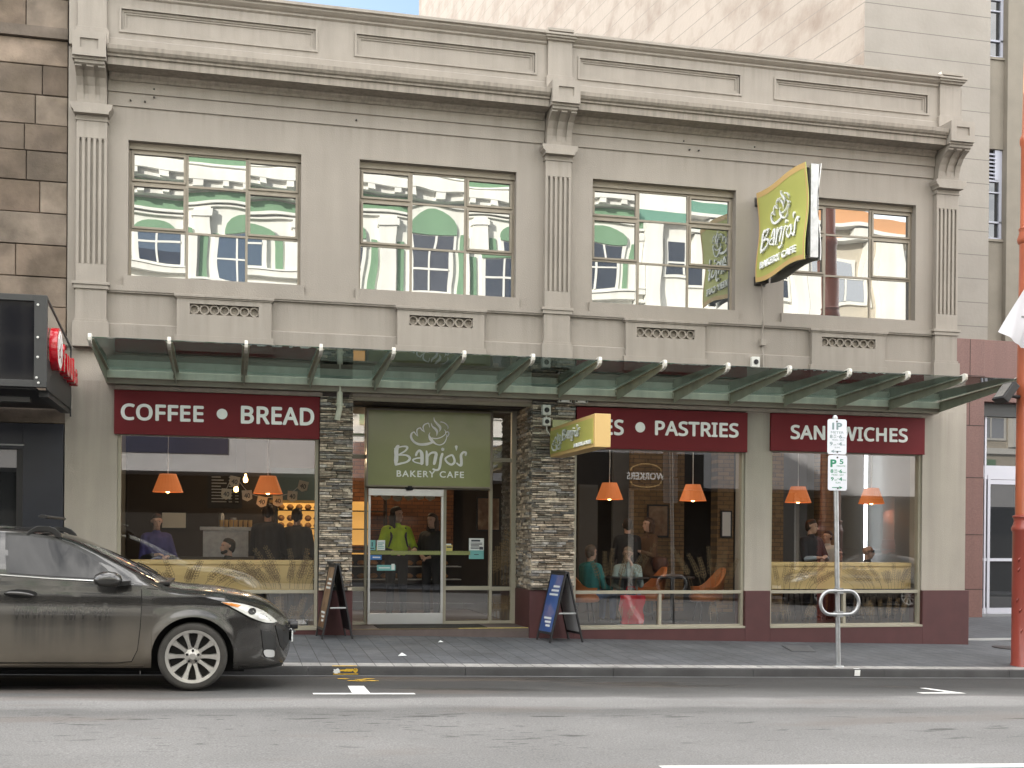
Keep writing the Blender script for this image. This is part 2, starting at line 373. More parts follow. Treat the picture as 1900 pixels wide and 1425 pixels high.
def paver_mat(name, c1, c2, mort, bw=.46, rh=.215, rot=90, off=.5, mort_size=.006):
    m = bpy.data.materials.new(name); m.use_nodes = True; nt = m.node_tree; N = nt.nodes; L = nt.links; p = N['Principled BSDF']
    tc = N.new('ShaderNodeTexCoord'); mp = N.new('ShaderNodeMapping'); mp.inputs['Rotation'].default_value = (0, 0, R(rot)); L.new(tc.outputs['Object'], mp.inputs[0])
    br = N.new('ShaderNodeTexBrick'); L.new(mp.outputs[0], br.inputs['Vector']); br.offset = off
    br.inputs['Color1'].default_value = (*c1, 1); br.inputs['Color2'].default_value = (*c2, 1); br.inputs['Mortar'].default_value = (*mort, 1)
    br.inputs['Scale'].default_value = 1; br.inputs['Brick Width'].default_value = bw; br.inputs['Row Height'].default_value = rh; br.inputs['Mortar Size'].default_value = mort_size; br.inputs['Mortar Smooth'].default_value = .2
    h = N.new('ShaderNodeHueSaturation'); L.new(br.outputs['Color'], h.inputs['Color'])
    vals = []
    for sc, a in ((1.3, .25), (9., .14), (150., .30)):
        n = N.new('ShaderNodeTexNoise'); n.inputs['Scale'].default_value = sc; n.inputs['Detail'].default_value = 4; L.new(tc.outputs['Object'], n.inputs['Vector'])
        r = N.new('ShaderNodeMapRange'); r.inputs[1].default_value = .3; r.inputs[2].default_value = .7; r.inputs[3].default_value = 1-a; r.inputs[4].default_value = 1+a; L.new(n.outputs['Fac'], r.inputs[0]); vals.append(r.outputs[0])
    q = vals[0]
    for w in vals[1:]:
        mm = N.new('ShaderNodeMath'); mm.operation = 'MULTIPLY'; L.new(q, mm.inputs[0]); L.new(w, mm.inputs[1]); q = mm.outputs[0]
    n = N.new('ShaderNodeTexNoise'); n.inputs['Scale'].default_value = 11; n.inputs['Detail'].default_value = 2; L.new(tc.outputs['Object'], n.inputs['Vector'])   # gum and drip spots
    r = N.new('ShaderNodeMapRange'); r.inputs[1].default_value = .66; r.inputs[2].default_value = .71; r.inputs[3].default_value = 1; r.inputs[4].default_value = .62; L.new(n.outputs['Fac'], r.inputs[0])
    mm = N.new('ShaderNodeMath'); mm.operation = 'MULTIPLY'; L.new(q, mm.inputs[0]); L.new(r.outputs[0], mm.inputs[1]); q = mm.outputs[0]
    L.new(q, h.inputs['Value']); L.new(h.outputs[0], p.inputs['Base Color']); p.inputs['Roughness'].default_value = .72
    b = N.new('ShaderNodeBump'); b.inputs['Strength'].default_value = .6; b.inputs['Distance'].default_value = .004; L.new(br.outputs['Fac'], b.inputs['Height']); b.invert = True; L.new(b.outputs[0], p.inputs['Normal'])
    return m
def steps(a, b, n): return [a+(b-a)*i/n for i in range(n+1)]
m_road = road_mat()
m_pave = paver_mat('slate_pavers', (.090, .094, .102), (.074, .078, .086), (.028, .029, .032))
m_kband = paver_mat('kerbside_setts', (.30, .29, .28), (.25, .245, .235), (.08, .08, .08), bw=.5, rh=.215)
m_kerb = mat('kerb_stone', (.027, .026, .027), .6, var=.25, vs=3, bump=.4, bs=60, tint=(.05, .05, .05), ta=.6, ts=2.5)
sheet('road', m_road, steps(-45, 45, 30), [-15.6, -13, -11, -9.5, -8.5, -7.5, -6.5, -5.5, -5, -4.5, -4, -3.5, -3.13], gz)
sheet('ground', mat('far_ground', (.1, .1, .1), .9, var=.1), steps(-150, 150, 6), steps(-150, 150, 6), lambda x, y: -.0225*x-1.0)
sheet('pavement', m_pave, steps(-45, 45, 60), [-2.84, -1.5, -.5, .02], gz)
sheet('kerbside_paving', m_kband, steps(-45, 45, 60), [-3.10, -2.84], gz)
sheet('forecourt_paving', m_pave, steps(11.72, 40, 40), [.021, 1, 2, 3, 4, 6, 9], gz)
mb = MB()
xs = [-40+1.86*i for i in range(44)]
for a, b in zip(xs, xs[1:]):
    f = lambda x, y0, y1, dz: [(x, y0, gz(x, -3.1)-.001), (x, y1, gz(x, -3.1)-.001)]
    t0, t1 = gz(a, -3.1)+.001, gz(b, -3.1)+.001
    vs = []
    for x, t in ((a+.003, t0), (b-.003, t1)):
        vs += [(x, -3.101, t-.30), (x, -3.150, t-.30), (x, -3.150, t-.022), (x, -3.143, t-.007), (x, -3.128, t), (x, -3.101, t)]
    mb.add(vs, [(1, 7, 8, 2), (2, 8, 9, 3), (3, 9, 10, 4), (4, 10, 11, 5), (0, 6, 7, 1), (5, 11, 6, 0), (0, 1, 2, 3, 4, 5), (11, 10, 9, 8, 7, 6)])
tag(mb.build('kerb', m_kerb, smooth=35), kind='structure')
sheet('gutter', mat('gutter_concrete', (.085, .085, .085), .8, var=.25, vs=3, bump=.3, bs=60), steps(-45, 45, 60), [-3.30, -3.149], lambda x, y: gz(x, y)+.004)
# far side of the street
sheet('far_pavement', m_pave, steps(-45, 45, 40), [-20.2, -15.75], lambda x, y: -.187-.0225*x+.20)
mb = MB(); mb.grid(40, 1, lambda u, v: (-45+90*u, -15.6-.16*v, -.187-.0225*(-45+90*u)+.20*(1 if v else 1)))
mb.grid(40, 1, lambda u, v: (-45+90*u, -15.6, -.187-.0225*(-45+90*u)-.1+.30*v))
tag(mb.build('far_kerb', m_kerb), kind='structure')
# painted markings
m_paint = mat('road_paint_white', (.72, .72, .70), .6, var=.12, vs=14)
m_yel = mat('kerb_paint_yellow', (.62, .38, .03), .6, var=.25, vs=25)
def decal(mb, poly, dz=.004):
    n = len(poly); mb.add([(x, y, gz(x, y)+dz) for x, y in poly], [tuple(range(n))])
mb = MB(); decal(mb, [(.83, -5.32), (1.84, -5.32), (1.84, -5.20), (.83, -5.20)])
decal(mb, [(1.22, -5.19), (1.40, -5.19), (1.42, -4.45), (1.25, -4.45)])
decal(mb, [(7.56, -5.25), (8.12, -5.25), (8.12, -5.13), (7.56, -5.13)]); decal(mb, [(7.93, -4.62), (8.02, -4.6), (8.11, -5.12), (7.98, -5.12)])
mb.add([(2.85, -9.62, gz(2.85, -9.5)+.004), (5.9, -9.73, gz(5.9, -9.6)+.004), (5.9, -9.60, gz(5.9, -9.6)+.004), (2.85, -9.46, gz(2.85, -9.5)+.004)], [(0, 1, 2, 3)])
mb.add([(-20, -9.2, gz(-20, -9.2)+.004), (-1, -9.62, gz(-1, -9.6)+.004), (-1, -9.72, gz(-1, -9.6)+.004), (-20, -9.32, gz(-20, -9.2)+.004)], [(0, 1, 2, 3)])
tag(mb.build('parking_bay_marking', m_paint), kind='structure')
def blot(mb, cx, cy, rx, ry, plane='ground', mi=0, seed=0, n=18):
    rr = random.Random(seed); poly = []
    for k in range(n):
        a = 2*math.pi*k/n; q = rr.uniform(.65, 1.1); poly.append((cx+rx*q*math.cos(a), cy+ry*q*math.sin(a)))
    if plane == 'ground': decal2 = [(x, y, gz(x, y)+.006) for x, y in poly]
    else: decal2 = [(x, -3.1525, z) for x, z in poly]
    mb.add(decal2, [tuple(range(n))], mi)
mb = MB()                                          # yellow and white loading paint on kerb and gutter
zk = gz(1.35, -3.1)
mb.add([(1.21, -3.1526, zk-.09), (1.50, -3.1526, zk-.095), (1.50, -3.1526, zk-.085), (1.21, -3.1526, zk-.08)], [(0, 1, 2, 3)], 0)
mb.add([(1.20, -3.135, zk+.005), (1.49, -3.135, zk+.002), (1.49, -3.100, zk+.004), (1.20, -3.100, zk+.008)], [(0, 1, 2, 3)], 0)
blot(mb, 1.25, zk-.05, .045, .034, 'kerb', 1, 3); blot(mb, 1.38, zk-.045, .10, .018, 'kerb', 0, 5); blot(mb, 1.47, zk-.05, .03, .032, 'kerb', 0, 8)
mb.add([(1.505, -3.1526, zk-.10), (1.515, -3.1526, zk-.10), (1.515, -3.1526, zk-.0), (1.505, -3.1526, zk-.0)], [(0, 1, 2, 3)], 2)
for k, (x, y) in enumerate([(1.28, -3.62), (1.36, -3.85), (1.47, -3.70), (1.56, -3.62), (1.58, -3.85), (1.45, -3.88)]): blot(mb, x, y, .075, .045, 'ground', 0, k+20)
zk = gz(7.96, -3.1)
mb.add([(7.92, -3.1526, zk-.085), (8.0, -3.1526, zk-.088), (8.005, -3.1526, zk-.01), (7.925, -3.1526, zk-.01)], [(0, 1, 2, 3)], 1)
mb.add([(7.925, -3.135, zk+.004), (8.01, -3.135, zk+.003), (8.01, -3.100, zk+.005), (7.925, -3.100, zk+.006)], [(0, 1, 2, 3)], 1)
tag(mb.build('kerb_marking', [m_yel, m_paint, m_bolt]), kind='structure')
# covers let into the pavement
m_lid = mat('steel_cover', (.10, .105, .115), .5, .3, var=.15, vs=20)
m_rust = mat('dark_cast_iron', (.05, .042, .042), .6, .2, var=.2, vs=20)
def lid(name, pts, m, label, group=None):
    mb = MB(); n = len(pts)
    mb.add([(x, y, gz(x, y)+.012) for x, y in pts]+[(x, y, gz(x, y)-.02) for x, y in pts], [tuple(range(n))]+[(i, (i+1) % n, (i+1) % n+n, i+n) for i in range(n)])
    q = .05; cx = sum(p[0] for p in pts)/n; cy = sum(p[1] for p in pts)/n
    mb.add([(cx+(x-cx)*.9, cy+(y-cy)*.9, gz(x, y)+.0145) for x, y in pts], [tuple(range(n))])
    tag(mb.build(name, m), label, 'cover', group)
lid('access_cover', [(7.95, -1.36), (8.32, -1.36), (8.6, -.62), (8.15, -.62)], m_lid, 'grey rectangular access cover set in the pavement left of the parking sign pole')
circ = lambda cx, cy, rx, ry: [(cx+rx*math.cos(2*math.pi*k/24), cy+ry*math.sin(2*math.pi*k/24)) for k in range(24)]
lid('manhole_cover', circ(12.2, -.5, .27, .3), m_rust, 'round dark manhole cover beside the maroon plinth corner of the cafe')
lid('manhole_cover', circ(12.3, -1.75, .33, .3), m_rust, 'round brownish manhole cover in the paving just left of the orange post')
mb = MB(); p0, p1 = (12.3, 1.3), (13.6, 1.1)
mb.box(12.15, 13.45, .55, .61, gz(12.8, .6)+.005, gz(12.8, .6)+.04)
tag(mb.build('strip_drain', m_alu), 'thin pale metal drain edging across the forecourt paving by the office entrance', 'drain')
# ------------------------------------------------------------------ the cafe building
B = empty('cafe_building', (4.7, 0, 0), 'two-storey beige classical building with fluted pilasters and mirrored upstairs windows over a cafe', 'building')
PIL = (-1.82, 4.735, 11.25)
WIN = [(-1.355, .98), (1.805, 4.12), (5.30, 7.62), (8.435, 10.745)]
Z0, Z1 = 4.96, 6.82
VENT = [(-.06, ), (2.995,), (6.455,), (9.525,)]
mb = MB()
mb.holes(-2.135, 11.49, 3.90, 8.02, 0, .34, [(a, b, Z0, Z1) for a, b in WIN])
for a, b in ((-1.62, 4.535), (4.935, 11.05)):
    mb.box(a, b, -.022, .001, 7.27, 7.455)                       # architrave steps
    mb.box(a, b, -.045, .001, 7.4551, 7.62)
    mb.box(a, b, -.05, .001, 4.745, 4.815); mb.box(a, b, -.035, .001, 4.72, 4.745)
    mb.box(a, b, -.045, .001, 3.90, 4.285); mb.prism([(-.045, 4.2851), (.001, 4.2851), (.001, 4.305)], a, b)
for a, b in WIN: mb.box(a-.05, b+.05, -.042, .0005, 4.8151, 4.958)
mb.build('wall', m_wall, B)
mb = MB()                                                        # parapet with sunk panels
PAN = [(-1.45, 1.16), (1.74, 4.36), (5.05, 7.62), (8.22, 10.86)]
mb.holes(-2.12, 11.49, 8.02, 8.72, -.1, -.055, [(a, b, 8.27, 8.56) for a, b in PAN])
mb.box(-2.12, 11.49, -.0548, .3, 8.02, 8.72)
for a, b in PAN:
    for k, (d, y) in enumerate(((.0, -.118), (.0006, -.085), (.032, -.07))):
        e = .03; A, Bx, C, D = a+d, b-d, 8.27+d*.8, 8.56-d*.8
        if k == 0: A -= e; Bx += e; C -= e; D += e
        for q in ((A, Bx, D-e, D), (A, Bx, C, C+e), (A, A+e, C+e, D-e), (Bx-e, Bx, C+e, D-e)): mb.box(q[0], q[1], y, -.056-.0005*k, q[2], q[3])
for a, b in ((-1.62, 4.535), (4.935, 11.05)):
    mb.box(a, b, -.125, -.101, 8.03, 8.14); mb.prism([(-.125, 8.1401), (-.101, 8.1401), (-.101, 8.16)], a, b)
    mb.prism([(-.101, 8.70), (-.13, 8.72), (-.13, 8.745), (-.16, 8.76), (-.2, 8.79), (-.2, 8.815), (-.24, 8.825), (-.24, 8.865), (-.05, 8.885), (.34, 8.885), (.34, 8.7201), (-.09, 8.7201), (-.09, 8.70)], a, b)
mb.build('parapet', m_trim, B)
mb = MB()                                                        # main cornice
for a, b in ((-1.60, 4.515), (4.955, 11.03)):
    mb.prism([(.0, 7.60), (-.07, 7.60), (-.09, 7.63), (-.13, 7.66), (-.13, 7.685), (-.37, 7.695), (-.37, 7.79), (-.40, 7.80), (-.40, 7.825), (-.43, 7.84), (-.455, 7.875), (-.46, 7.93), (-.44, 7.94), (-.11, 8.01), (.0, 8.01)], a, b)
mb.build('cornice', m_corn, B)
for i, x in enumerate(PIL):
    mb = MB(); g = .0
    hw = .197
    mb.box(x-hw, x+hw, -.07, .0, 4.83, 7.0)
    mb.box(x-hw, x+hw, -.105, -.0702, 4.83, 5.07); mb.box(x-hw, x+hw, -.105, -.0702, 6.77, 7.0)
    n = 5; wf = .034; wr = (2*hw-n*wf)/(n+1)
    for k in range(n+1):
        a = x-hw+k*(wr+wf); mb.box(a, a+wr, -.105, -.0702, 5.0702, 6.7698)
    for k in range(n):                                           # rounded flute heads
        a = x-hw+wr+k*(wr+wf); mb.box(a, a+wf*.22, -.105, -.0702, 6.745, 6.7697); mb.box(a+wf*.78, a+wf, -.105, -.0702, 6.745, 6.7697)
    # base below the shaft and pedestal
    mb.box(x-.245, x+.245, -.13, 0, 4.79, 4.829); mb.box(x-.225, x+.225, -.115, 0, 4.735, 4.79)
    mb.box(x-.2, x+.2, -.095, 0, 4.325, 4.735); mb.box(x-.215, x+.215, -.11, 0, 4.29, 4.325)
    mb.box(x-.235, x+.235, -.125, 0, 3.95, 4.29)
    mb.build('pilaster', m_trim, B, bevel=.004)
    mb = MB()
    mb.box(x-.212, x+.212, -.118, 0, 7.0, 7.022); mb.box(x-.203, x+.203, -.11, 0, 7.022, 7.075)
    mb.prism([(x-.225, 7.075), (x+.225, 7.075), (x+.225, 7.10), (x+.235, 7.115), (x+.262, 7.14), (x+.262, 7.16), (x+.272, 7.17), (x+.272, 7.21), (x-.272, 7.21), (x-.272, 7.17), (x-.262, 7.16), (x-.262, 7.14), (x-.235, 7.115), (x-.225, 7.10)], -.205, 0, 'y')
    mb.build('capital', m_trim, B, bevel=.004)
    mb = MB()                                                    # scrolled console with two grooves
    prof = [(0, 7.2102), (-.115, 7.2102), (-.12, 7.28), (-.135, 7.36), (-.17, 7.45), (-.24, 7.545), (-.33, 7.60), (-.40, 7.625), (-.40, 7.645), (-.43, 7.66), (-.43, 7.70), (0, 7.70)]
    w = .19
    pr = prof
    mb.prism(pr, x-w, x-.105); mb.prism(pr, x-.045, x+.045); mb.prism(pr, x+.105, x+w)
    inner = [(0, 7.2102), (-.115, 7.2102), (-.12, 7.28), (-.115, 7.36), (-.15, 7.46), (-.22, 7.555), (-.30, 7.61), (-.40, 7.645), (-.43, 7.66), (-.43, 7.70), (0, 7.70)]
    mb.prism(inner, x-.105, x-.045); mb.prism(inner, x+.045, x+.105)
    mb.box(x-.215, x+.215, -.455, 0, 7.7002, 7.73)
    mb.holes(x-.21, x+.21, 7.7302, 8.05, -.50, -.475, [(x-.115, x+.115, 7.83, 7.96)]); mb.box(x-.21, x+.21, -.4748, 0, 7.7302, 8.05)
    mb.build('console', m_trim, B)
    mb = MB(); mb.box(x-.215, x+.215, -.175, 0, 8.0502, 8.22); mb.prism([(x-.215, 8.2202), (x+.215, 8.2202), (x+.19, 8.25), (x-.19, 8.25)], -.165, 0, 'y')
    mb.box(x-.187, x+.187, -.15, 0, 8.25, 8.80)
    mb.box(x-.21, x+.21, -.19, 0, 8.755, 8.785); mb.box(x-.235, x+.235, -.225, .0, 8.7852, 8.815); mb.box(x-.25, x+.25, -.25, .02, 8.8152, 8.845); mb.box(x-.20, x+.20, -.20, .2, 8.8855, 8.93)
    mb.build('parapet_post', m_trim, B, bevel=.004)
for (cx,) in VENT:                                               # circle-patterned vent panels
    mb = MB(); a, b = cx-.64, cx+.64
    mb.holes(a, b, 4.17, 4.68, -.085, -.0005, [(cx-.465, cx+.465, 4.465, 4.61)])
    mb.box(a-.035, b+.035, -.115, 0, 4.7, 4.735); mb.box(a-.02, b+.02, -.10, 0, 4.6802, 4.6998)
    mb.box(a-.03, b+.03, -.10, 0, 3.95, 4.1695)
    v = mb.build('vent_panel', m_trim, B, bevel=.003)
    mb = MB(); r = .0665; cz = 4.5375
    for k in range(7):
        x = cx+(k-3)*.1355; M = 20
        for ra, rb, y0, y1 in ((.068, .048, -.06, -.02),):
            ro = []; 
            for s in range(M):
                q = 2*math.pi*s/M; ro.append((math.cos(q), math.sin(q)))
            vs = [(x+ra*c, y, cz+ra*d) for y in (y0, y1) for c, d in ro]+[(x+rb*c, y, cz+rb*d) for y in (y0, y1) for c, d in ro]
            y_ = .0004*(k % 2); vs = [(p[0], p[1]-y_, p[2]) for p in vs]
            fs = []
            for s in range(M):
                t = (s+1) % M; fs += [(s, t, 2*M+t, 2*M+s), (s, t, M+t, M+s), (2*M+s, 2*M+t, 3*M+t, 3*M+s)]
            mb.add(vs, fs)
    mb.box(cx-.46, cx+.46, -.019, -.006, 4.468, 4.607)
    mb.build('vent_grille', m_corn, v)
# upstairs windows: three by three panes, steel sashes
def mullions(mb, xs, zs, y0, y1, t, tz=None):
    tz = tz or t
    for x in xs: mb.box(x-t/2, x+t/2, y0, y1, zs[0], zs[-1])
    for j, z in enumerate(zs):
        for a, b in zip(xs, xs[1:]): mb.box(a+t/2, b-t/2, y0, y1, z-tz/2, z+tz/2)
rp = random.Random(4)
for a, b in WIN:
    k = (b-a)/2.33; xs = [a+.018, a+.775*k, a+1.585*k, b-.018]; zs = [Z0+.015, 5.625, 6.278, Z1-.10]
    mb = MB(); mullions(mb, xs, zs, .13, .17, .034, .03)
    mb.box(a, b, .10, .20, Z1-.088, Z1-.001); mb.box(a, b, .01, .20, Z0+.0005, Z0+.006)
    f = mb.build('window', m_wframe, B)
    for i in (0, 2):
        for j in (1, 2):
            mb = MB(); x0, x1, z0, z1 = xs[i]+.02, xs[i+1]-.02, zs[j]+.018, zs[j+1]-.018; t = .03
            for q in ((x0, x1, z0, z0+t), (x0, x1, z1-t, z1), (x0, x0+t, z0+t, z1-t), (x1-t, x1, z0+t, z1-t)): mb.box(q[0], q[1], .11, .15, q[2], q[3])
            mb.build('sash', m_wframe, f, bevel=.003)
    mb = MB()
    for i in range(3):
        for j in range(3):
            x0, x1, z0, z1 = xs[i]+.01, xs[i+1]-.01, zs[j]+.01, zs[j+1]-.01; tx, tz = rp.uniform(-.009, .009), rp.uniform(-.009, .009); c = (rp.random(), rp.random(), rp.random())
            mb.add([(x, .145+tx*(x-(x0+x1)/2)+tz*(z-(z0+z1)/2), z) for x, z in ((x0, z0), (x1, z0), (x1, z1), (x0, z1))], [(0, 1, 2, 3)], 0, c)
    mb.build('glass', g_up, f, attr=True)
for x, z in ((-1.02, 7.53), (-1.02, 7.42), (-1.33, 7.35), (-1.14, 7.35), (1.75, 7.36), (6.73, 7.49), (6.83, 7.37), (6.98, 7.37), (7.9, 7.5)): mb = MB(); mb.lathe([(0, -.065), (.009, -.062), (.012, -.05), (.012, -.02)], (x, 0, z), 8, axis='y'); mb.build('frieze_bolt', m_bolt, B)
mb = MB(); mb.box(-2.0, 11.4, .34, 7.2, 7.75, 7.9); mb.box(-2.0, 11.4, 7.0, 7.2, 0, 7.75); mb.box(11.25, 11.45, .3402, 6.999, .0, 7.7499); mb.box(-2.05, -1.9, .3402, 6.999, .0, 7.7499); mb.box(-1.8998, 11.2498, .3402, 6.999, 3.9, 4.1)
mb.build('roof', mat('roof_membrane', (.25, .25, .24), .9), B)
# ---- ground floor
REC0, REC1 = 1.735, 4.372
OP = [(-1.47, 1.26, .09, 3.38), (REC0, REC1, -.6, 3.415), (5.045, 7.81, .055, 3.38), (8.235, 10.895, .05, 3.38)]
mb = MB()
mb.holes(-2.15, 11.69, .62, 3.9, -.012, .34, [(-1.47, REC0-.47, .0, 3.40), (1.265, REC0, .0, 3.9), (REC0, REC1, 0, 3.42), (REC1, 5.035, 0, 3.9), (5.035, 7.81, 0, 3.40), (8.235, 10.895, 0, 3.40)])
mb.box(11.49, 11.69, -.011, .3, 3.4002, 3.42); mb.box(-1.5, 1.30, -.05, -.0122, 3.395, 3.45); mb.box(5.04, 10.93, -.05, -.0122, 3.40, 3.455)
mb.box(-1.47, 1.2598, .15, .33, 2.80, 3.395); mb.box(5.0402, 7.8098, .15, .33, 2.80, 3.395); mb.box(8.2352, 10.8948, .15, .33, 2.80, 3.395)
mb.build('ground_floor_wall', m_pier, B)
mb = MB()
P_ = lambda: (mb.build('plinth', m_plinth, B, bevel=.006), MB())[1]
mb.box(-2.16, -1.471, -.05, .34, -.35, .6198); mb.box(-1.4708, 1.2618, -.05, .34, -.35, .0898); mb.box(1.262, REC0+.012, -.05, .9, -.35, .6398); mb = P_(); mb.box(REC1-.012, 5.034, -.05, .9, -.4, .6398)
mb.box(7.812, 8.233, -.05, .34, -.6, .6198); mb.box(10.897, 11.745, -.05, .34, -.7, .6198)
mb.box(5.0342, 7.8118, -.05, .34, -.6, .0548); mb.box(8.2332, 10.8968, -.05, .34, -.6, .0498)
mb.build('plinth', m_plinth, B, bevel=.006)
# stacked stone cladding: every ledger stone has its own depth and tone
m_ledge = mat('ledger_stone', (.2, .18, .16), .85, var=.45, vs=22, bump=.8, bs=60, attr=True)
rs = random.Random(11)
def stone_tone():
    t = rs.random(); v = rs.choice((.13, .17, .22, .28, .35, .43, .52)); w = rs.uniform(-.012, .02)
    return (v*1.15+w, v*.98, v*.78-w*.5) if t > .25 else (v*.92, v*.86, v*.80)
def ledger(mb, x0, x1, z0, z1, place):
    z = z0
    while z < z1-.01:
        h = min(rs.choice((.022, .028, .034, .042)), z1-z); x = x0-rs.uniform(0, .1)
        while x < x1:
            l = rs.uniform(.08, .30); a, b = max(x, x0), min(x+l, x1)
            if b-a > .012: place(mb, a+.0015, b-.0015, z+.0015, z+h-.0015, rs.uniform(.0, .045), stone_tone())
            x += l
        z += h
def front(mb, a, b, c, d, t, col):
    j = lambda: rs.uniform(0, .006); y = -.065-t
    mb.add([(a+j(), y-j()*1.6, c+j()), (b-j(), y-j()*1.6, c+j()), (b-j(), y-j()*1.6, d-j()), (a+j(), y-j()*1.6, d-j()), (a, -.02, c), (b, -.02, c), (b, -.02, d), (a, -.02, d)], [(0, 1, 2, 3), (0, 4, 5, 1), (1, 5, 6, 2), (2, 6, 7, 3), (3, 7, 4, 0)], 0, col)
mb = MB(); ledger(mb, 1.266, 1.735, .64, 3.40, front); mb.box(1.266, 1.734, -.019, .9, .6402, 3.41, 0, (.03, .03, .03)); mb.build('stone_pillar', m_ledge, B, attr=True)
mb = MB(); ledger(mb, 4.372, 5.034, .64, 3.44, front); mb.box(4.40, 5.034, -.019, .9, .6402, 3.45, 0, (.03, .03, .03))
def side(mb, a, b, c, d, t, col):
    x = 4.385-t*.7
    mb.add([(x, a, c), (x, b, c), (x, b, d), (x, a, d), (4.41, a, c), (4.41, b, c), (4.41, b, d), (4.41, a, d)], [(0, 1, 2, 3), (0, 4, 5, 1), (1, 5, 6, 2), (2, 6, 7, 3), (3, 7, 4, 0)], 0, col)
ledger(mb, -.06, .86, .64, 3.40, side); mb.build('stone_pillar', m_ledge, B, attr=True)
# shopfront windows
def wheat(mb, x0, z0, h, lean, y, r, w=.0042, leaves=7):
    pts = []; n = 8
    for i in range(n+1):
        t = i/n; pts.append((x0+lean*t**1.6, z0+h*t))
    fr = lambda u, v, nn: (u, y-nn, v)
    def line(ps): stroke(mb, [(p[0], p[1], w) for p in ps], fr, .0006, 0, False, 2)
    line(pts)
    for k in range(leaves):
        t = .35+.65*k/leaves; i = min(n-1, int(t*n)); bx = x0+lean*t**1.6; bz = z0+h*t; an = math.atan2(h, lean*1.6*t**.6+1e-6)
        for s in (-1, 1):
            L_ = .085*(1.1-.5*t); a1 = an+s*R(32); tip = (bx+L_*math.cos(a1), bz+L_*math.sin(a1)); mid1 = (bx+L_*.5*math.cos(a1+.5), bz+L_*.5*math.sin(a1+.5)); mid2 = (bx+L_*.5*math.cos(a1-.5), bz+L_*.5*math.sin(a1-.5))
            line([(bx, bz), mid1, tip]); line([(bx, bz), mid2, tip])
m_wheat = mat('wheat_decal', (.20, .135, .065), .7)
def shopfront(x0, x1, zb, zr, zt, lower, clusters, seed):
    t = .045; mb = MB(); y0, y1 = .02, .10
    mb.box(x0, x0+t, y0, y1, zb, zt); mb.box(x1-t, x1, y0, y1, zb, zt); mb.box(x0+t, x1-t, y0, y1, zb, zb+t); mb.box(x0+t, x1-t, y0, y1, zr-.024, zr+.024); mb.box(x0+t, x1-t, y0, y1, zt-.03, zt)
    for q in lower: mb.box(q-.022, q+.022, y0+.004, y1-.004, zb+t, zr-.024)
    mb.box(x0-.0, x1+.0, -.06, .0198, zb-.012, zb+.02)
    f = mb.build('shopfront_window', m_frame, B, bevel=.003)
    mb = MB(); mb.add([(x0+t, .075, zr), (x1-t, .075, zr), (x1-t, .075, zt-.03), (x0+t, .075, zt-.03)], [(0, 1, 2, 3)])
    mb.add([(x0+t, .0752, zb+t), (x1-t, .0752, zb+t), (x1-t, .0752, zr), (x0+t, .0752, zr)], [(0, 1, 2, 3)])
    mb.build('glass', g_low, f)
    r = random.Random(seed); mb = MB()
    for cx, w, h, n, dr in clusters:
        for k in range(n):
            q = (k+.5)/n-.5+r.uniform(-.08, .08)
            wheat(mb, cx+q*w, zr+.04+r.uniform(-.5, 0)*0, h*r.uniform(.55, 1), dr*h*.5+q*w*.9+r.uniform(-.08, .08), .088, r)
            if r.random() < .5: wheat(mb, cx+q*w, zb+.06, .42*r.uniform(.6, 1), q*w*.4, .088, r, leaves=5)
    mb.build('wheat_decal', m_wheat, f)
    return f
shopfront(-1.47, 1.255, .09, .62, 2.81, [.1], [(-.45, .9, .42, 14, .9), (.75, .95, .46, 20, -.5), (.9, .6, .9, 5, -.2)], 1)
shopfront(5.045, 7.81, .055, .60, 2.79, [6.44], [(5.75, .7, .85, 7, .3), (7.25, .75, .7, 8, -.35)], 2)
shopfront(8.235, 10.895, .05, .60, 2.82, [9.55], [(8.7, .8, .44, 16, .8), (10.3, 1.0, .44, 20, -.6)], 3)
# ---- entrance
m_soff = mat('soffit_paint', (.30, .27, .21), .7, var=.06)
mb = MB(); mb.box(REC0-.02, REC1+.02, .0, .92, 3.4152, 3.46); mb.box(REC0, REC1, -.03, .06, 3.36, 3.4150)
s_ = mb.build('entrance_soffit', m_soff, B)
for x, y in ((2.43, .38), (3.05, .38), (3.70, .38)):
    mb = MB(); mb.lathe([(.105, 3.408), (.10, 3.395), (.075, 3.394), (.07, 3.411), (.0, 3.412)], (x, y, 0), 20); mb.build('downlight', m_alu, s_, smooth=40)
mb = MB()
for a, b in ((1.735, 1.775), (2.015, 2.055), (3.215, 3.265), (3.945, 3.99), (4.29, 4.371)): mb.box(a, b, .86, .95, .08, 3.41)
for a, b in ((1.775, 2.015), (3.99, 4.29)):
    for z in (.62, 2.62): mb.box(a, b, .87, .94, z-.03, z+.03)
    mb.box(a, b, .87, .94, .08, .125); mb.box(a, b, .87, .94, 3.36, 3.41)
mb.box(2.055, 3.945, .87, .94, 2.145, 2.17); mb.box(2.055, 3.945, .87, .94, 3.34, 3.41)
mb.box(3.265, 3.945, .872, .938, .08, .125); mb.box(3.265, 3.945, .872, .938, .60, .66)
fr = mb.build('entrance_frame', m_frame, B, bevel=.003)
mb = MB()
for a, b, c, d in ((1.775, 2.015, .125, 3.36), (3.99, 4.29, .125, 3.36), (3.265, 3.945, .125, 2.145), (2.055, 3.945, 2.17, 3.34)): mb.add([(a, .905, c), (b, .905, c), (b, .905, d), (a, .905, d)], [(0, 1, 2, 3)])
mb.build('glass', g_low, fr)
mb = MB(); r = random.Random(9)
for k in range(5): wheat(mb, 4.03+.05*k, .68, .45+.5*(k/5)+r.uniform(0, .15), .02*(k-1), .90, r)
for k in range(5): wheat(mb, 4.03+.05*k, .14, .36, .03*(k-2), .90, r)
mb.build('wheat_decal', m_wheat, fr)
d = MB(); a, b = 2.06, 3.21
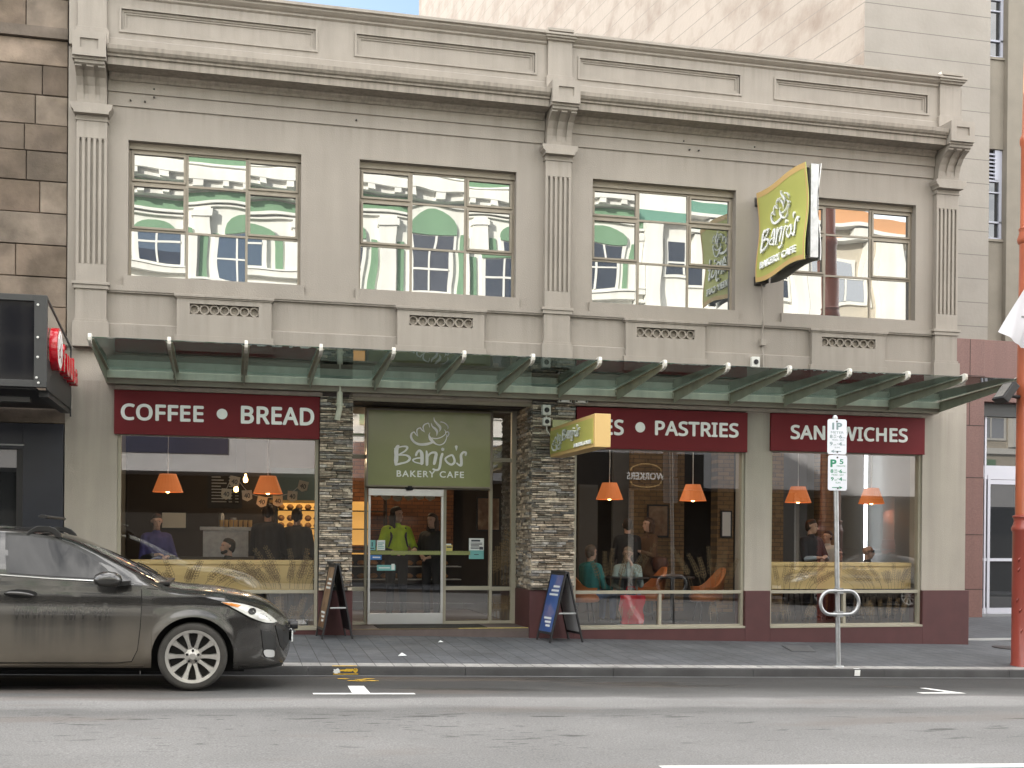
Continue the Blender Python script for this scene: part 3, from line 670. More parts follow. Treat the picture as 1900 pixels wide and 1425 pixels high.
for q in ((a, a+.035, .26, 2.03), (b-.035, b, .26, 2.03), (a, b, .09, .255), (a, b, 2.035, 2.14)): d.box(q[0], q[1], .80, .845, q[2], q[3])
dr = d.build('sliding_door', m_alu, B, bevel=.003)
mb = MB(); mb.add([(a+.035, .822, .26), (b-.035, .822, .26), (b-.035, .822, 2.03), (a+.035, .822, 2.03)], [(0, 1, 2, 3)]); mb.build('glass', g_low, dr)
mb = MB(); n = 46                                               # frosted leaf band across the door glass
for k in range(n):
    x = 2.10+1.07*k/n; mb.prism([(x, 1.145), (x+.028, 1.14), (x+.022, 1.205), (x+.004, 1.20)], .812, .8135, 'y')
mb.build('safety_band', mat('olive_film', (.25, .27, .10), .6), dr)
mb = MB()
for k in range(17):
    x = 3.27+.38*k/17; mb.prism([(x, 1.145), (x+.024, 1.14), (x+.020, 1.205), (x+.003, 1.20)], .895, .8965, 'y')
mb.build('safety_band', bpy.data.materials['olive_film'], fr)
m_teal = mat('teal_sticker', (.16, .42, .42), .5); m_paper = mat('white_paper', (.72, .74, .74), .6); m_blue = mat('blue_sticker', (.04, .17, .48), .5); m_ink = mat('dark_ink', (.05, .06, .08), .6)
def sticker(parent, name, x0, x1, z0, z1, y, parts, lab=None):
    mats = []; mb = MB()
    for q, (u0, u1, v0, v1, m) in enumerate(parts):
        if m not in mats: mats.append(m)
        mb.box(x0+(x1-x0)*u0, x0+(x1-x0)*u1, y-.001-.0007*q, y-.0005*q, z0+(z1-z0)*v0, z0+(z1-z0)*v1, mats.index(m))
    o = mb.build(name, mats, parent)
    if lab: o['label'] = lab
FULL = (0, 1, 0, 1)
bars = lambda n, m, a=.12, b=.88, lo=.15, hi=.85: [(a, b-.2*(k % 3 == 2), lo+(hi-lo)*k/n, lo+(hi-lo)*(k+.45)/n, m) for k in range(n)]
sticker(dr, 'door_sticker', 2.075, 2.175, 1.21, 1.36, .818, [(*FULL, m_teal), (.42, .58, .35, .8, m_ink), (.2, .8, .12, .22, m_ink)], 'teal sticker at the left of the door glass')
sticker(dr, 'door_sticker', 2.195, 2.32, 1.21, 1.36, .818, [(*FULL, m_paper)]+bars(4, m_teal), 'pale paper notice on the door glass')
sticker(dr, 'door_sticker', 2.075, 2.27, 1.065, 1.135, .818, [(*FULL, m_blue), (.3, .9, .35, .65, m_paper)], 'small blue sticker under the green band')
sticker(dr, 'door_sticker', 2.20, 2.48, .90, .985, .818, [(*FULL, m_teal), (.1, .7, .4, .6, m_paper), (.78, .96, .15, 1.2, m_paper)], 'teal banner-shaped sticker low on the door')
sticker(fr, 'notice', 3.27, 3.37, 1.20, 1.29, .898, [(*FULL, mat('yellow_sticker', (.62, .52, .14), .5)), (.1, .9, .55, .8, m_ink), (0, .8, 1.0, 1.25, m_paper)])
sticker(fr, 'notice', 3.63, 3.865, 1.08, 1.40, .898, [(*FULL, m_paper), (0, 1, 0, .42, m_teal), (.15, .75, .84, .93, m_ink), (.7, .95, .45, .58, m_ink), (.35, .65, .2, .24, m_ink)]+bars(5, m_ink, lo=.5, hi=.82), 'white and teal notice on the glass beside the door')
mb = MB(); mb.lathe([(.0, -.035), (.05, -.035), (.07, 0), (.072, .03), (0, .03)], (2.68, .79, 2.155), 16, M=Matrix.Rotation(0, 3, 'X')); mb.build('door_sensor', m_black, dr, smooth=40)
# threshold
mb = MB(); mb.box(REC0+.012, REC1-.012, -.02, 7.0, -.3, .075); mb.build('floor', mat('entry_tile', (.10, .075, .07), .6, var=.1, vs=8), B)
mb = MB(); mb.box(2.15, 3.75, .08, .75, .0752, .088); mb.build('door_mat', mat('rubber_mat', (.02, .018, .016), .95, bump=.6, bs=150), B)
mb = MB(); mb.box(1.76, 3.3, -.026, .03, .0752, .082, 0); mb.box(3.3, 4.35, -.026, .03, .0752, .083, 1); mb.build('threshold_strip', [mat('brass_strip', (.2, .15, .08), .45, .6), mat('worn_yellow_edge', (.5, .40, .13), .6, var=.2, vs=15)], B)
mb = MB(); mb.tube([(1.535, -.13, 3.60), (1.535, -.13, 3.22), (1.50, -.12, 3.06)], .042, 12); mb.lathe([(.052, 3.26), (.058, 3.28), (.052, 3.30)], (1.535, -.13, 0), 14); mb.build('downpipe', m_canopy, B, smooth=40)
# ------------------------------------------------------------------ glass canopy on steel outriggers
CN = empty('glass_canopy', (4.7, -1, 3.6), 'long green-tinted glass canopy on tapered steel outriggers over the cafe shopfronts', 'canopy')
BX = [-1.606+.907*k for k in range(15)]
mb = MB(); mb.box(-1.6, 11.08, -.20, -.0125, 3.535, 3.635); mb.build('gutter_beam', m_canopy, CN, bevel=.004); mb = MB(); mb.box(-1.6, 11.08, -.17, -.0125, 3.46, 3.5348); mb.build('beam_shade_strip', m_wframe, CN)  # dark strip paints the shade on the lintel under the beam
for x in BX:
    mb = MB(); mb.prism([(-.0125, 3.465), (-.0125, 3.625), (-2.12, 3.735), (-2.12, 3.70), (-2.0, 3.67)], x-.006, x+.006)
    mb.prism([(-.2002, 3.6352), (-.2002, 3.643), (-2.12, 3.745), (-2.12, 3.737)], x-.042, x+.042)
    mb.tube([(x-.03, -.215, 3.55), (x-.03, -.215, 3.60)], .008, 6)
    br = mb.build('outrigger', m_fin, CN)
    mb = MB(); mb.prism([(-2.1202, 3.69), (-2.0, 3.668), (-2.0, 3.662), (-2.14, 3.68), (-2.19, 3.71), (-2.2, 3.75), (-2.19, 3.79), (-2.15, 3.80), (-1.99, 3.775), (-1.99, 3.768), (-2.1202, 3.775)], x-.02, x+.02)
    mb.build('end_cap', m_cap, br, bevel=.004)
for a, b in zip(BX, BX[1:]):
    mb = MB(); mb.prism([(-.05, 3.648), (-.05, 3.660), (-2.13, 3.766), (-2.13, 3.754)], a+.008, b-.008); mb.build('glass_panel', g_can, CN)
# ------------------------------------------------------------------ fascia signs
def front_frame(y): return lambda u, v, n: (u, y-n, v)
def panel_sign(name, label, x0, x1, z0, z1, texts, dots):
    s = empty(name, ((x0+x1)/2, -.03, z0), label, 'sign')
    mb = MB(); mb.box(x0, x1, -.06, -.0125, z0, z1); mb.box(x0, x1, -.066, -.0602, z1-.012, z1); mb.box(x0, x1, -.066, -.0602, z0, z0+.012)
    mb.build('sign_panel', m_maroon, s, bevel=.003)
    F_ = front_frame(-.0602)
    for t, a, b, c, d in texts: mb = MB(); put_text(mb, t, F_, a, b, c, d, .026, 1.04, .008, font=NOTO); mb.build('lettering', m_white, s)
    for x, z, r in dots: mb = MB(); mb.lathe([(r, -.0602), (r, -.068), (0, -.0681)], (x, 0, z), 24, axis='y'); mb.build('dot', m_white, s)
panel_sign('fascia_sign', 'maroon fascia sign reading COFFEE and BREAD above the left shop window', -1.513, 1.262, 2.785, 3.385, [('COFFEE', -1.425, -.33, 2.975, 3.205), ('BREAD', .172, 1.185, 2.975, 3.225)], [(-.083, 3.10, .073)])
panel_sign('fascia_sign', 'maroon fascia sign reading PIES and PASTRIES, half hidden by the green hanging sign', 5.06, 7.82, 2.765, 3.378, [('PIES', 5.19, 5.80, 2.968, 3.208), ('PASTRIES', 6.30, 7.667, 2.985, 3.212)], [(6.062, 3.10, .078)])
panel_sign('fascia_sign', 'maroon fascia sign reading SANDWICHES above the right shop window', 8.215, 10.905, 2.805, 3.39, [('SANDWICHES', 8.545, 10.59, 2.99, 3.217)], [])
# entrance sign
s = empty('entrance_sign', (2.98, .8, 2.17), 'large olive green panel with white loaf and cup emblem over the entrance doors', 'sign')
mb = MB(); mb.box(2.02, 3.945, .74, .86, 2.172, 3.335); mb.build('sign_panel', m_green, s, bevel=.004)
mb = MB()
for q in ((2.02, 3.945, 2.165, 2.19), (2.02, 3.945, 3.315, 3.34), (2.02, 2.045, 2.19, 3.315), (3.92, 3.945, 2.19, 3.315)): mb.box(q[0], q[1], .728, .7399, q[2], q[3])
mb.build('sign_frame', m_wframe, s)
F_ = front_frame(.7399); kx, kz = 1.89/1800, 1.113/1125
def entr(mb, st): draw(mb, st, F_, 2.982, 2.852, kz, kx, .010, 925, 555)
mb = MB(); entr(mb, LOGO); mb.build('emblem', m_white, s)
mb = MB(); entr(mb, WORD); put_text(mb, 'BAKERY CAFE', F_, 2.475, 3.51, 2.318, 2.418, .022, 1.22, .008); mb.build('lettering', m_white, s)
# big projecting wave sign
s = empty('projecting_sign', (7.95, 0, 5.4), 'large lime double-faced wave-edged sign jutting from the upper wall between the right-hand windows', 'sign')
YI, YO = -.14, -1.72
def wav(t): return .035*math.sin(2*math.pi*t)
def bow(t): return .035*math.cos(2*math.pi*(t*1.0-.1))
def face(x, nrm):
    mb = MB()
    def P(u, v, dx):
        z0 = 5.39-wav(u)*1.0-.005; z1 = 6.755-wav(u)*.7
        return (x+dx+nrm*bow(v)*.8, YI+(YO-YI)*u, z0+(z1-z0)*v)
    mb.grid(20, 14, lambda u, v: P(u, v, 0)); mb.grid(20, 14, lambda u, v: P(1-u, v, -nrm*.012))
    for k in range(20):
        a, b = k/20, (k+1)/20
        for v in (0, 1): mb.add([P(a, v, 0), P(b, v, 0), P(b, v, -nrm*.012), P(a, v, -nrm*.012)], [(0, 1, 2, 3)])
    for k in range(14):
        a, b = k/14, (k+1)/14
        for u in (0, 1): mb.add([P(u, a, 0), P(u, b, 0), P(u, b, -nrm*.012), P(u, a, -nrm*.012)], [(0, 1, 2, 3)])
    return mb
def wave_face_mat():
    m = mat('wave_sign_face', (.47, .485, .13), .4, var=.05, vs=1.5); nt = m.node_tree; N = nt.nodes; L = nt.links; p = N['Principled BSDF']
    return m
f1 = face(7.92, -1).build('sign_face', wave_face_mat(), s, smooth=50); f1['label'] = 'near lime face with raised white lettering'
f2 = face(8.13, 1).build('sign_face', m_alu, s, smooth=50); f2['label'] = 'far metal-backed face'
mb = MB(); mb.box(7.968, 8.085, YO+.06, YI-.03, 5.46, 6.70); mb.build('sign_body', m_black, s)
mb = MB(); mb.box(7.99, 8.11, YO+.0, YO+.0595, 5.42, 6.74)
for k in range(8): mb.lathe([(.012, YO-.006), (.012, YO)], (8.02, 0, 5.5+.165*k), 8, axis='y')
mb.build('end_plate', m_steel, s)
for z in (5.43, 6.66): mb = MB(); mb.box(7.95, 8.10, YI-.03, -.001, z-.05, z+.05); mb.box(7.93, 8.12, -.012, -.001, z-.07, z+.07); mb.build('wall_bracket', m_bolt, s)
mb = MB()                                                        # golden rim band round the near face
def rimP(u, v, k):
    z0 = 5.39-wav(u)-.005; z1 = 6.755-wav(u)*.7; return (7.92-bow(v)*.8-.0035, YI+(YO-YI)*u, z0+(z1-z0)*v)
for k in range(20):
    a, b = k/20, (k+1)/20
    for v0, v1 in ((0, .05), (.94, 1)): mb.add([rimP(a, v0, 0), rimP(b, v0, 0), rimP(b, v1, 0), rimP(a, v1, 0)], [(0, 1, 2, 3)])
for k in range(18):
    a, b = .05+.89*k/18, .05+.89*(k+1)/18
    mb.add([rimP(0, a, 0), rimP(.025, a, 0), rimP(.025, b, 0), rimP(0, b, 0)], [(0, 1, 2, 3)]); mb.add([rimP(.975, a, 0), rimP(1, a, 0), rimP(1, b, 0), rimP(.975, b, 0)], [(0, 1, 2, 3)])
mb.build('gold_edging', m_limeb, s)
def psf(u, v, n):
    vv = (v-5.39)/1.365; return (7.92-bow(vv)*.8-.004-n, -u, v)
mb = MB(); draw(mb, LOGO, psf, .91, 6.35, .0010, .00108, .03, 920, 385); mb.build('emblem', m_white, s)
mb = MB(); draw(mb, WORD, psf, .92, 5.93, .00112, .00112, .03, 935, 790); put_text(mb, 'BAKERY CAFE', psf, .35, 1.49, 5.535, 5.645, .03, 1.08, .03); mb.build('lettering', m_white, s)
# small hanging blade sign
s = empty('hanging_sign', (4.74, -.2, 2.6), 'long lime and gold box sign sticking out from the stone pillar under the canopy', 'sign')
mb = MB(); mb.box(4.63, 4.85, -2.32, -.16, 2.60, 3.035); mb.build('sign_box', m_limeb, s, bevel=.006)
mb = MB(); mb.box(4.622, 4.6299, -2.27, -.17, 2.65, 2.985); mb.build('sign_face', m_lime, s)
mb = MB(); mb.box(4.66, 4.95, -.16, -.119, 2.90, 3.16); mb.build('mounting_plate', m_green, s)
bf = lambda u, v, n: (4.6218-n, -u, v)
mb = MB(); draw(mb, LOGO, bf, .57, 2.805, .00058, .00085, .02, 920, 385); mb.build('emblem', m_white, s)
mb = MB(); draw(mb, WORD, bf, 1.30, 2.855, .00050, .00078, .02, 935, 790); put_text(mb, 'BAKERY CAFE', bf, 1.46, 2.2, 2.655, 2.705, .03, 1.05, .02); mb.build('lettering', m_white, s)
# switch boxes, conduit and small lights on the facade
def wallbox(x, z, w, h, dark, label, y=-.05, knob=True, d=.06):
    t = empty('switch_box', (x, y, z), label, 'switch box')
    mb = MB(); mb.box(x-w/2, x+w/2, y-d, y+.04, z-h/2, z+h/2); mb.build('housing', m_box, t, bevel=.008)
    mb = MB(); r = w*.30
    mb.lathe([(r, y-d-.012), (r, y-d+.001)], (x, 0, z), 16, axis='y'); mb.box(x-r*.2, x+r*.2, y-d-.026, y-d-.0125, z-r*.8, z+r*.8); mb.build('knob' if knob else 'lens', m_black, t)
    return t
wallbox(7.93, 4.165, .13, .16, 0, 'grey weatherproof isolator switch with black knob on the wall below the projecting sign', y=-.047)
wallbox(4.565, 3.30, .125, .15, 0, 'white square box with large black round dial, upper of two on the stone pillar', y=-.12)
wallbox(4.57, 3.13, .11, .12, 0, 'white square box with small dark button, lower of two on the stone pillar', y=-.12, knob=False)
cb = MB(); cb.tube([(4.565, -.15, 3.225), (4.565, -.15, 3.19)], .012, 6); cb.tube([(4.57, -.15, 3.07), (4.575, -.15, 3.0), (4.62, -.15, 2.94), (4.70, -.14, 2.92)], .011, 6)
tag(cb.build('power_cable', m_cap, smooth=60), 'short grey cable linking the boxes on the stone pillar to the hanging sign', 'cable')
cb = MB(); cb.tube([(8.03, -.06, 5.38), (8.05, -.05, 5.30), (8.06, -.035, 5.2), (8.065, -.06, 4.9), (8.07, -.07, 4.75), (8.07, -.03, 4.68), (8.07, -.03, 4.36), (8.07, -.065, 4.28), (8.07, -.065, 4.07), (8.05, -.07, 4.03), (7.98, -.08, 4.01), (7.93, -.08, 4.04), (7.92, -.08, 4.09)], .013, 8)
cb.tube([(7.98, -.08, 4.01), (8.1, -.075, 3.995), (9.5, -.075, 3.975), (11.0, -.075, 3.965)], .011, 6); cb.box(8.03, 8.11, -.075, -.001, 4.43, 4.53)
tag(cb.build('wall_conduit', m_trim, smooth=40), 'painted conduit running down the wall from the projecting sign to the isolator switch', 'conduit')
lg = 'small floodlights above the stone pillar'
for k, x in enumerate((4.86, 5.11)):
    t = empty('bulkhead_light', (x, -.13, 3.44), ['small white bulkhead light directly above the right stone pillar', 'small white bulkhead light above the corner of the pies and pastries sign'][k], 'light', lg)
    mb = MB(); mb.box(x-.10, x+.10, -.14, -.02, 3.425, 3.475); mb.build('housing', m_box, t, bevel=.004)
    mb = MB(); mb.box(x-.055, x+.055, -.146, -.1402, 3.435, 3.465); mb.build('lens', m_alu, t)
    mb = MB()
    for q in (-.075, .075): mb.box(x+q-.010, x+q+.010, -.147, -.1403, 3.438, 3.462)
    mb.build('clip', m_black, t)
# ------------------------------------------------------------------ sandstone neighbour on the left
SN = empty('sandstone_building', (-6, 0, 0), 'weathered brown sandstone block building left of the cafe above a dark shopfront', 'building')
m_sand = mat('sandstone', (.2, .16, .12), .9, var=.30, vs=2.6, bump=.5, bs=30, attr=True, tint=(.085, .066, .045), ta=.75, ts=1.7)
m_mort = mat('old_mortar', (.17, .145, .115), .95, var=.2, vs=5)
rs = random.Random(5); mb = MB(); z = 2.9; H = 14.0
mb.box(-14, -2.16, .06, 8, 2.9, H, 0, (.17, .14, .11))
row = 0
while z < H-.1:
    h = rs.choice((.36, .385, .40, .43)) ; x = -2.142
    band = 8.06 < z < 8.5 and row >= 0
    if 8.05 < z+h < 8.45 and row >= 0: h = 8.08-z if 8.08-z > .2 else h
    if abs(z-8.08) < .01:
        mb.box(-13.9, -2.14, -.06, .0599, z+.004, z+.15, 0, (.13, .105, .085)); z += .155; row = -1; continue
    first = True
    while x > -13.5:
        l = rs.uniform(.25, .55) if (first and rs.random() < .6) else rs.uniform(.5, 1.1); first = False
        v = rs.choice((.10, .12, .145, .17, .20)); w = rs.uniform(-.01, .03)
        c = (v*1.08+w*.6, v*.86+w*.2, v*.67); t = rs.uniform(0, .02)
        g = .0035; a, b, y = x-l+g, x-g, .0-t
        e = .008
        mb.add([(a+e, y, z+g+e), (b-e, y, z+g+e), (b-e, y, z+h-g-e), (a+e, y, z+h-g-e), (a, y+.015, z+g), (b, y+.015, z+g), (b, y+.015, z+h-g), (a, y+.015, z+h-g), (a, .06, z+g), (b, .06, z+g), (b, .06, z+h-g), (a, .06, z+h-g)],
               [(0, 1, 2, 3), (0, 4, 5, 1), (1, 5, 6, 2), (2, 6, 7, 3), (3, 7, 4, 0), (4, 8, 9, 5), (5, 9, 10, 6), (6, 10, 11, 7), (7, 11, 8, 4)], 0, c)
        x -= l
    z += h
mb.build('wall', m_sand, SN, attr=True)
m_navy = mat('navy_tile', (.018, .021, .032), .35, var=.1, vs=3)
mb = MB(); mb.box(-2.68, -2.165, -.02, .4, -.3, 2.899); mb.box(-14, -2.6802, .0, .4, -.3, .45); mb.box(-14, -2.6802, -.01, .4, 2.55, 2.899); mb.build('shopfront_wall', m_navy, SN, bevel=.005)
mb = MB(); mb.box(-2.76, -2.6804, .0, .1, .4502, 2.5498); mb.box(-4.5, -4.42, .0, .1, .4502, 2.5498); mb.build('window_frame', m_black, SN)
mb = MB(); mb.add([(-9, .06, .45), (-2.76, .06, .45), (-2.76, .06, 2.55), (-9, .06, 2.55)], [(0, 1, 2, 3)]); mb.build('glass', g_tall, SN)
mb = MB(); mb.tube([(-9, -.05, 2.60), (-2.66, -.05, 2.60)], .012, 6); mb.build('rail', m_alu, SN)
AW = empty('box_awning', (-4, -1.2, 3.1), 'black glossy box awning with exposed fixings projecting over the left-hand shop', 'awning')
XA, YA = -2.065, -2.30
mb = MB(); mb.box(-9, XA-.14, YA+.03, YA+.05, 3.20, 4.12); mb.build('fascia_panel', m_cblack, AW)
mb = MB(); m_char = mat('charcoal_steel', (.035, .036, .037), .45, var=.06)
mb.box(XA-.14, XA, YA, YA+.08, 3.12, 4.195); mb.box(-9, XA-.1402, YA, YA+.08, 3.12, 3.1998); mb.box(-9, XA-.1402, YA, YA+.08, 4.1202, 4.195)
mb.prism([(YA+.0802, 4.155), (YA+.0802, 4.185), (-.03, 3.945), (-.03, 3.915)], XA-.03, XA)
mb.box(XA-.02, XA, YA+.0802, -.06, 3.10, 3.46); mb.box(XA-.02, XA, YA+.0802, -.06, 3.62, 3.655)
mb.box(XA-.13, XA-.0202, YA+.30, -.06, 3.04, 3.12); mb.box(XA-.0198, XA-.0002, -.0598, -.03, 3.0, 3.95)
mb.build('frame', m_char, AW, bevel=.004)
mb = MB(); mb.box(-9, XA-.1402, YA+.0802, -.03, 3.10, 3.13); mb.build('soffit', m_black, AW)
mb = MB(); mb.add([(XA-.01, YA+.09, 3.4602), (XA-.01, -.06, 3.4602), (XA-.01, -.06, 3.91), (XA-.01, YA+.09, 4.15)], [(0, 1, 2, 3)]); mb.build('side_glass', glass_mat('awning_glass', .07, (.72, .75, .73)), AW)
mb = MB()
for x, z in ((XA-.10, 4.08), (XA-.10, 3.70), (XA-.10, 3.47), (XA-.11, 3.23), (XA-.09, 3.17), (XA-.9, 3.17)): mb.lathe([(.0, YA-.012), (.014, YA-.01), (.016, YA)], (x, 0, z), 10, axis='y')
mb.build('fixing', m_alu, AW, smooth=60)
mb = MB(); mb.box(-8.9, -2.3, YA+.35, YA+.5, 2.98, 3.04); mb.build('soffit_light', m_char, AW)
t = empty('red_sign', (-2.04, -1.5, 3.5), 'glossy red round disc and red letters fixed on the side of the black awning', 'sign')
m_red = mat('red_acrylic', (.52, .004, .016), .2, coat=.6)
cy, cz, r = -1.86, 3.63, .258
mb = MB(); mb.lathe([(r, XA), (r, XA+.085), (r*.96, XA+.09), (0, XA+.0901)], (0, cy, cz), 40, axis='x'); mb.build('disc', m_red, t, smooth=40)
sf = lambda u, v, n: (XA+.0903+n, cy+u, cz+v)
mb = MB(); k = [(r*.86*math.cos(2*math.pi*i/40), r*.86*math.sin(2*math.pi*i/40)) for i in range(40)]; mb.add([sf(a, b, .001) for a, b in k], [tuple(range(40))]); em = mb.build('emblem', m_white, t)
mb = MB()
for st in ([(-.02, .17, .01), (.05, .12, .03), (.03, .02, .03), (-.06, -.02, .02)], [(-.12, .10, .02), (-.15, 0, .02), (-.08, -.10, .03), (.03, -.08, .02), (.07, -.16, .01)], [(.12, .08, .01), (.15, -.04, .03), (.08, -.14, .02)], [(-.03, -.02, .03), (.0, -.06, .03)]): stroke(mb, st, sf, .002)
mb.build('emblem_mark', m_red, t)
tf = lambda u, v, n: (XA+n, u, v)
mb = MB(); put_text(mb, 'f', tf, -1.575, -1.33, 3.415, 3.77, .018, 1, .085); put_text(mb, 'uu', tf, -1.24, -.66, 3.41, 3.68, .018, 1.15, .085); put_text(mb, 'ba', tf, -.56, -.10, 3.40, 3.72, .018, 1.1, .085); mb.build('lettering', m_red, t)
# ------------------------------------------------------------------ tall office block behind
TB = empty('office_tower', (14, 5, 0), 'tall pale stone office tower behind the cafe with sunlit side wall and pink granite base', 'building')
def course_mat(name, col, tint, ta, ts, stretch=None, spacing=.48, off=0., dark=.55, bump=.5, bs=14, line=.016):
    m = mat(name, col, .9, var=.06, vs=.8, tint=tint, ta=ta, ts=ts, bump=bump, bs=bs); nt = m.node_tree; N = nt.nodes; L = nt.links; p = N['Principled BSDF']
    tc = N.new('ShaderNodeTexCoord'); sp = N.new('ShaderNodeSeparateXYZ'); L.new(tc.outputs['Object'], sp.inputs[0])
    a = N.new('ShaderNodeMath'); a.operation = 'ADD'; L.new(sp.outputs['Z'], a.inputs[0]); a.inputs[1].default_value = off
    b = N.new('ShaderNodeMath'); b.operation = 'PINGPONG'; L.new(a.outputs[0], b.inputs[0]); b.inputs[1].default_value = spacing/2
    c = N.new('ShaderNodeMath'); c.operation = 'LESS_THAN'; L.new(b.outputs[0], c.inputs[0]); c.inputs[1].default_value = line/2
    src = p.inputs['Base Color'].links[0].from_socket
    mx = N.new('ShaderNodeMix'); mx.data_type = 'RGBA'; L.new(c.outputs[0], mx.inputs[0]); L.new(src, mx.inputs[6]); mx.inputs[7].default_value = (col[0]*dark, col[1]*dark, col[2]*dark, 1); L.new(mx.outputs[2], p.inputs['Base Color'])
    return m
m_tw = course_mat('tower_stone', (.275, .25, .22), (.225, .205, .178), .5, 1.5, off=.0)
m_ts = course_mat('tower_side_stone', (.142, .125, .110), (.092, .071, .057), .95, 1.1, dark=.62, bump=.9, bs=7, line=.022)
m_gran = mat('pink_granite', (.155, .073, .060), .45, var=.22, vs=40, streak=.15, ss=3, bump=.15, bs=150)
m_olive = mat('spandrel_render', (.205, .182, .148), .85, var=.08, vs=2.5, bump=.3, bs=40)
TH = 34.0; an = R(6.4); bx, by = 12.1-33*math.tan(an), 37.0
mb = MB()
mb.add([(12.1, 4, 5.5), (14.92, 4, 5.5), (14.92, 4, TH), (12.1, 4, TH)], [(0, 1, 2, 3)]); mb.add([(14.92, 4, 5.5), (14.92, 4.3, 5.5), (14.92, 4.3, TH), (14.92, 4, TH)], [(0, 1, 2, 3)])
mb.build('wall', m_tw, TB)
mb = MB(); mb.add([(12.1, 4.0, -.5), (bx, by, -.5), (bx, by, TH), (12.1, 4.0, TH)], [(0, 1, 2, 3)]); mb.add([(12.1, 4, TH), (30, 4, TH), (30, by, TH), (bx, by, TH)], [(0, 1, 2, 3)]); mb.add([(bx, by, 0), (30, by, 0), (30, by, TH), (bx, by, TH)], [(0, 1, 2, 3)])
mb.build('side_wall', m_ts, TB)
mb = MB(); mb.box(12.12, 14.84, 3.97, 4.4, -.3, 5.498); mb.box(14.8402, 30, 4.0, 4.4, 4.25, 5.498)
gp = mb.build('granite_base', m_gran, TB, bevel=.008)
mb = MB()
for z in (.45, 1.55, 2.7, 3.75, 4.75): mb.box(12.115, 14.845, 3.966, 3.9699, z, z+.012)
mb.box(14.5, 14.508, 3.966, 3.9698, 3.76, 5.49); mb.build('granite_joint', m_dark, gp)
m_spand = m_olive
mb = MB(); mb.box(15.33, 30, 4.0, 4.5, 5.4982, TH); mb.build('pier', m_olive, TB)
zs = [7.577+3.695*k for k in range(-0, 7)]
for k, z in enumerate(zs):
    mb = MB(); top = z+1.83
    mb.box(14.9202, 15.3298, 4.12, 4.5, top+.005, z+3.695-.0502); mb = mb; mb.build('spandrel', m_spand, TB)
    mb = MB()
    for q in ((14.9202, 15.3298, z+.002, z+.045), (14.9202, 15.3298, z+.34, z+.375), (15.27, 15.3298, z+.045, z+1.82), (14.9202, 15.27, z+.95, z+.975), (14.9202, 15.27, z+1.18, z+1.22)): mb.box(q[0], q[1], 4.16, 4.22, q[2], q[3])
    sl = MB(); sl.box(14.9202, 15.3298, 4.09, 4.5, z-.05, z+.0); sl.build('sill', m_spand, TB)
    w = mb.build('window', mat('pale_blue_frame', (.42, .43, .50), .5) if k == 0 else bpy.data.materials['pale_blue_frame'], TB)
    mb = MB(); mb.add([(14.92, 4.2, z), (15.33, 4.2, z), (15.33, 4.2, z+1.2), (14.92, 4.2, z+1.2)], [(0, 1, 2, 3)]); mb.build('glass', g_tall, w)
    mb = MB()
    mb.box(14.9202, 15.33, 4.20, 4.22, z+1.22, z+1.825, 1)
    for s in range(7): mb.prism([(4.13, z+1.25+.078*s), (4.135, z+1.243+.078*s), (4.2, z+1.30+.078*s), (4.195, z+1.305+.078*s)], 14.9202, 15.16)
    mb.box(15.16, 15.27, 4.15, 4.1999, z+1.22, z+1.825)
    mb.build('louvre', [bpy.data.materials['pale_blue_frame'], m_dark], w)
mb = MB(); mb.box(14.9202, 15.3298, 4.12, 4.5, 5.4984, 7.526); mb.build('spandrel', m_spand, TB)
mb = MB(); e = .0
for q in ((14.845, 14.9, 0, 4.25), (15.06, 15.10, .05, 4.0), (15.14, 15.2, .05, 2.78)): mb.box(q[0], q[1], 4.25, 4.32, q[2]-.1, q[3])
for q in ((14.9, 18, -.06, .06), (14.9, 18, 2.70, 2.98), (15.2, 18, 2.60, 2.69), (14.9, 18, 1.02, 1.08)): mb.box(q[0], q[1], 4.26, 4.31, q[2], q[3])
ef = mb.build('entrance_door', mat('lilac_frame', (.50, .50, .56), .4, .2), TB)
mb = MB(); mb.add([(14.9, 4.285, 0), (18, 4.285, 0), (18, 4.285, 4.25), (14.9, 4.285, 4.25)], [(0, 1, 2, 3)]); mb.build('glass', g_tall, ef)
mb = MB(); mb.box(14.9, 18, 4.2, 4.3, 3.98, 4.2498); mb.build('header', m_char, TB)
mb = MB(); mb.box(11.90, 12.02, 3.3, 3.97, 5.15, 7.9); o = mb.build('vertical_sign', mat('dull_maroon', (.12, .045, .045), .5), None); tag(o, 'narrow dull maroon vertical sign panel standing out from the tower beside the right pilaster', 'sign')
mb = MB(); mb.box(11.86, 12.03, 3.26, 3.2998, 5.2, 5.42); mb.build('notice', m_paper, o)
# ------------------------------------------------------------------ buildings across the street (seen as reflections in the glass)
m_owhite = mat('white_stucco', (.74, .73, .69), .8, var=.05, vs=1, streak=.08, ss=3)
m_ogreen = mat('green_stucco', (.16, .28, .17), .8, var=.08, vs=1.5)
m_oteal = mat('teal_band', (.12, .26, .20), .8, var=.08, vs=1.5)
m_ogrey = mat('grey_fascia', (.36, .36, .37), .7, var=.06)
m_ogl = glass_mat('blue_window_glass', .25, dark=(.03, .045, .08))
m_onavy = mat('navy_signboard', (.02, .024, .05), .4)
m_obrick = mat('tan_brick', (.32, .20, .10), .85, var=.15, vs=10)
m_ocream = mat('cream_stucco', (.50, .45, .37), .8, var=.06, vs=1)
m_oorange = mat('terracotta_wall', (.52, .27, .13), .85, var=.08, vs=1)
def arch(mb, cx, z0, z1, w, y, mi=0, n=10):
    p = [(cx-w/2, z0), (cx+w/2, z0)]+[(cx+w/2*math.cos(math.pi*k/n), z1+w*.30*math.sin(math.pi*k/n)) for k in range(n+1)]
    mb.prism(p, y-.3, y, 'y', mi)
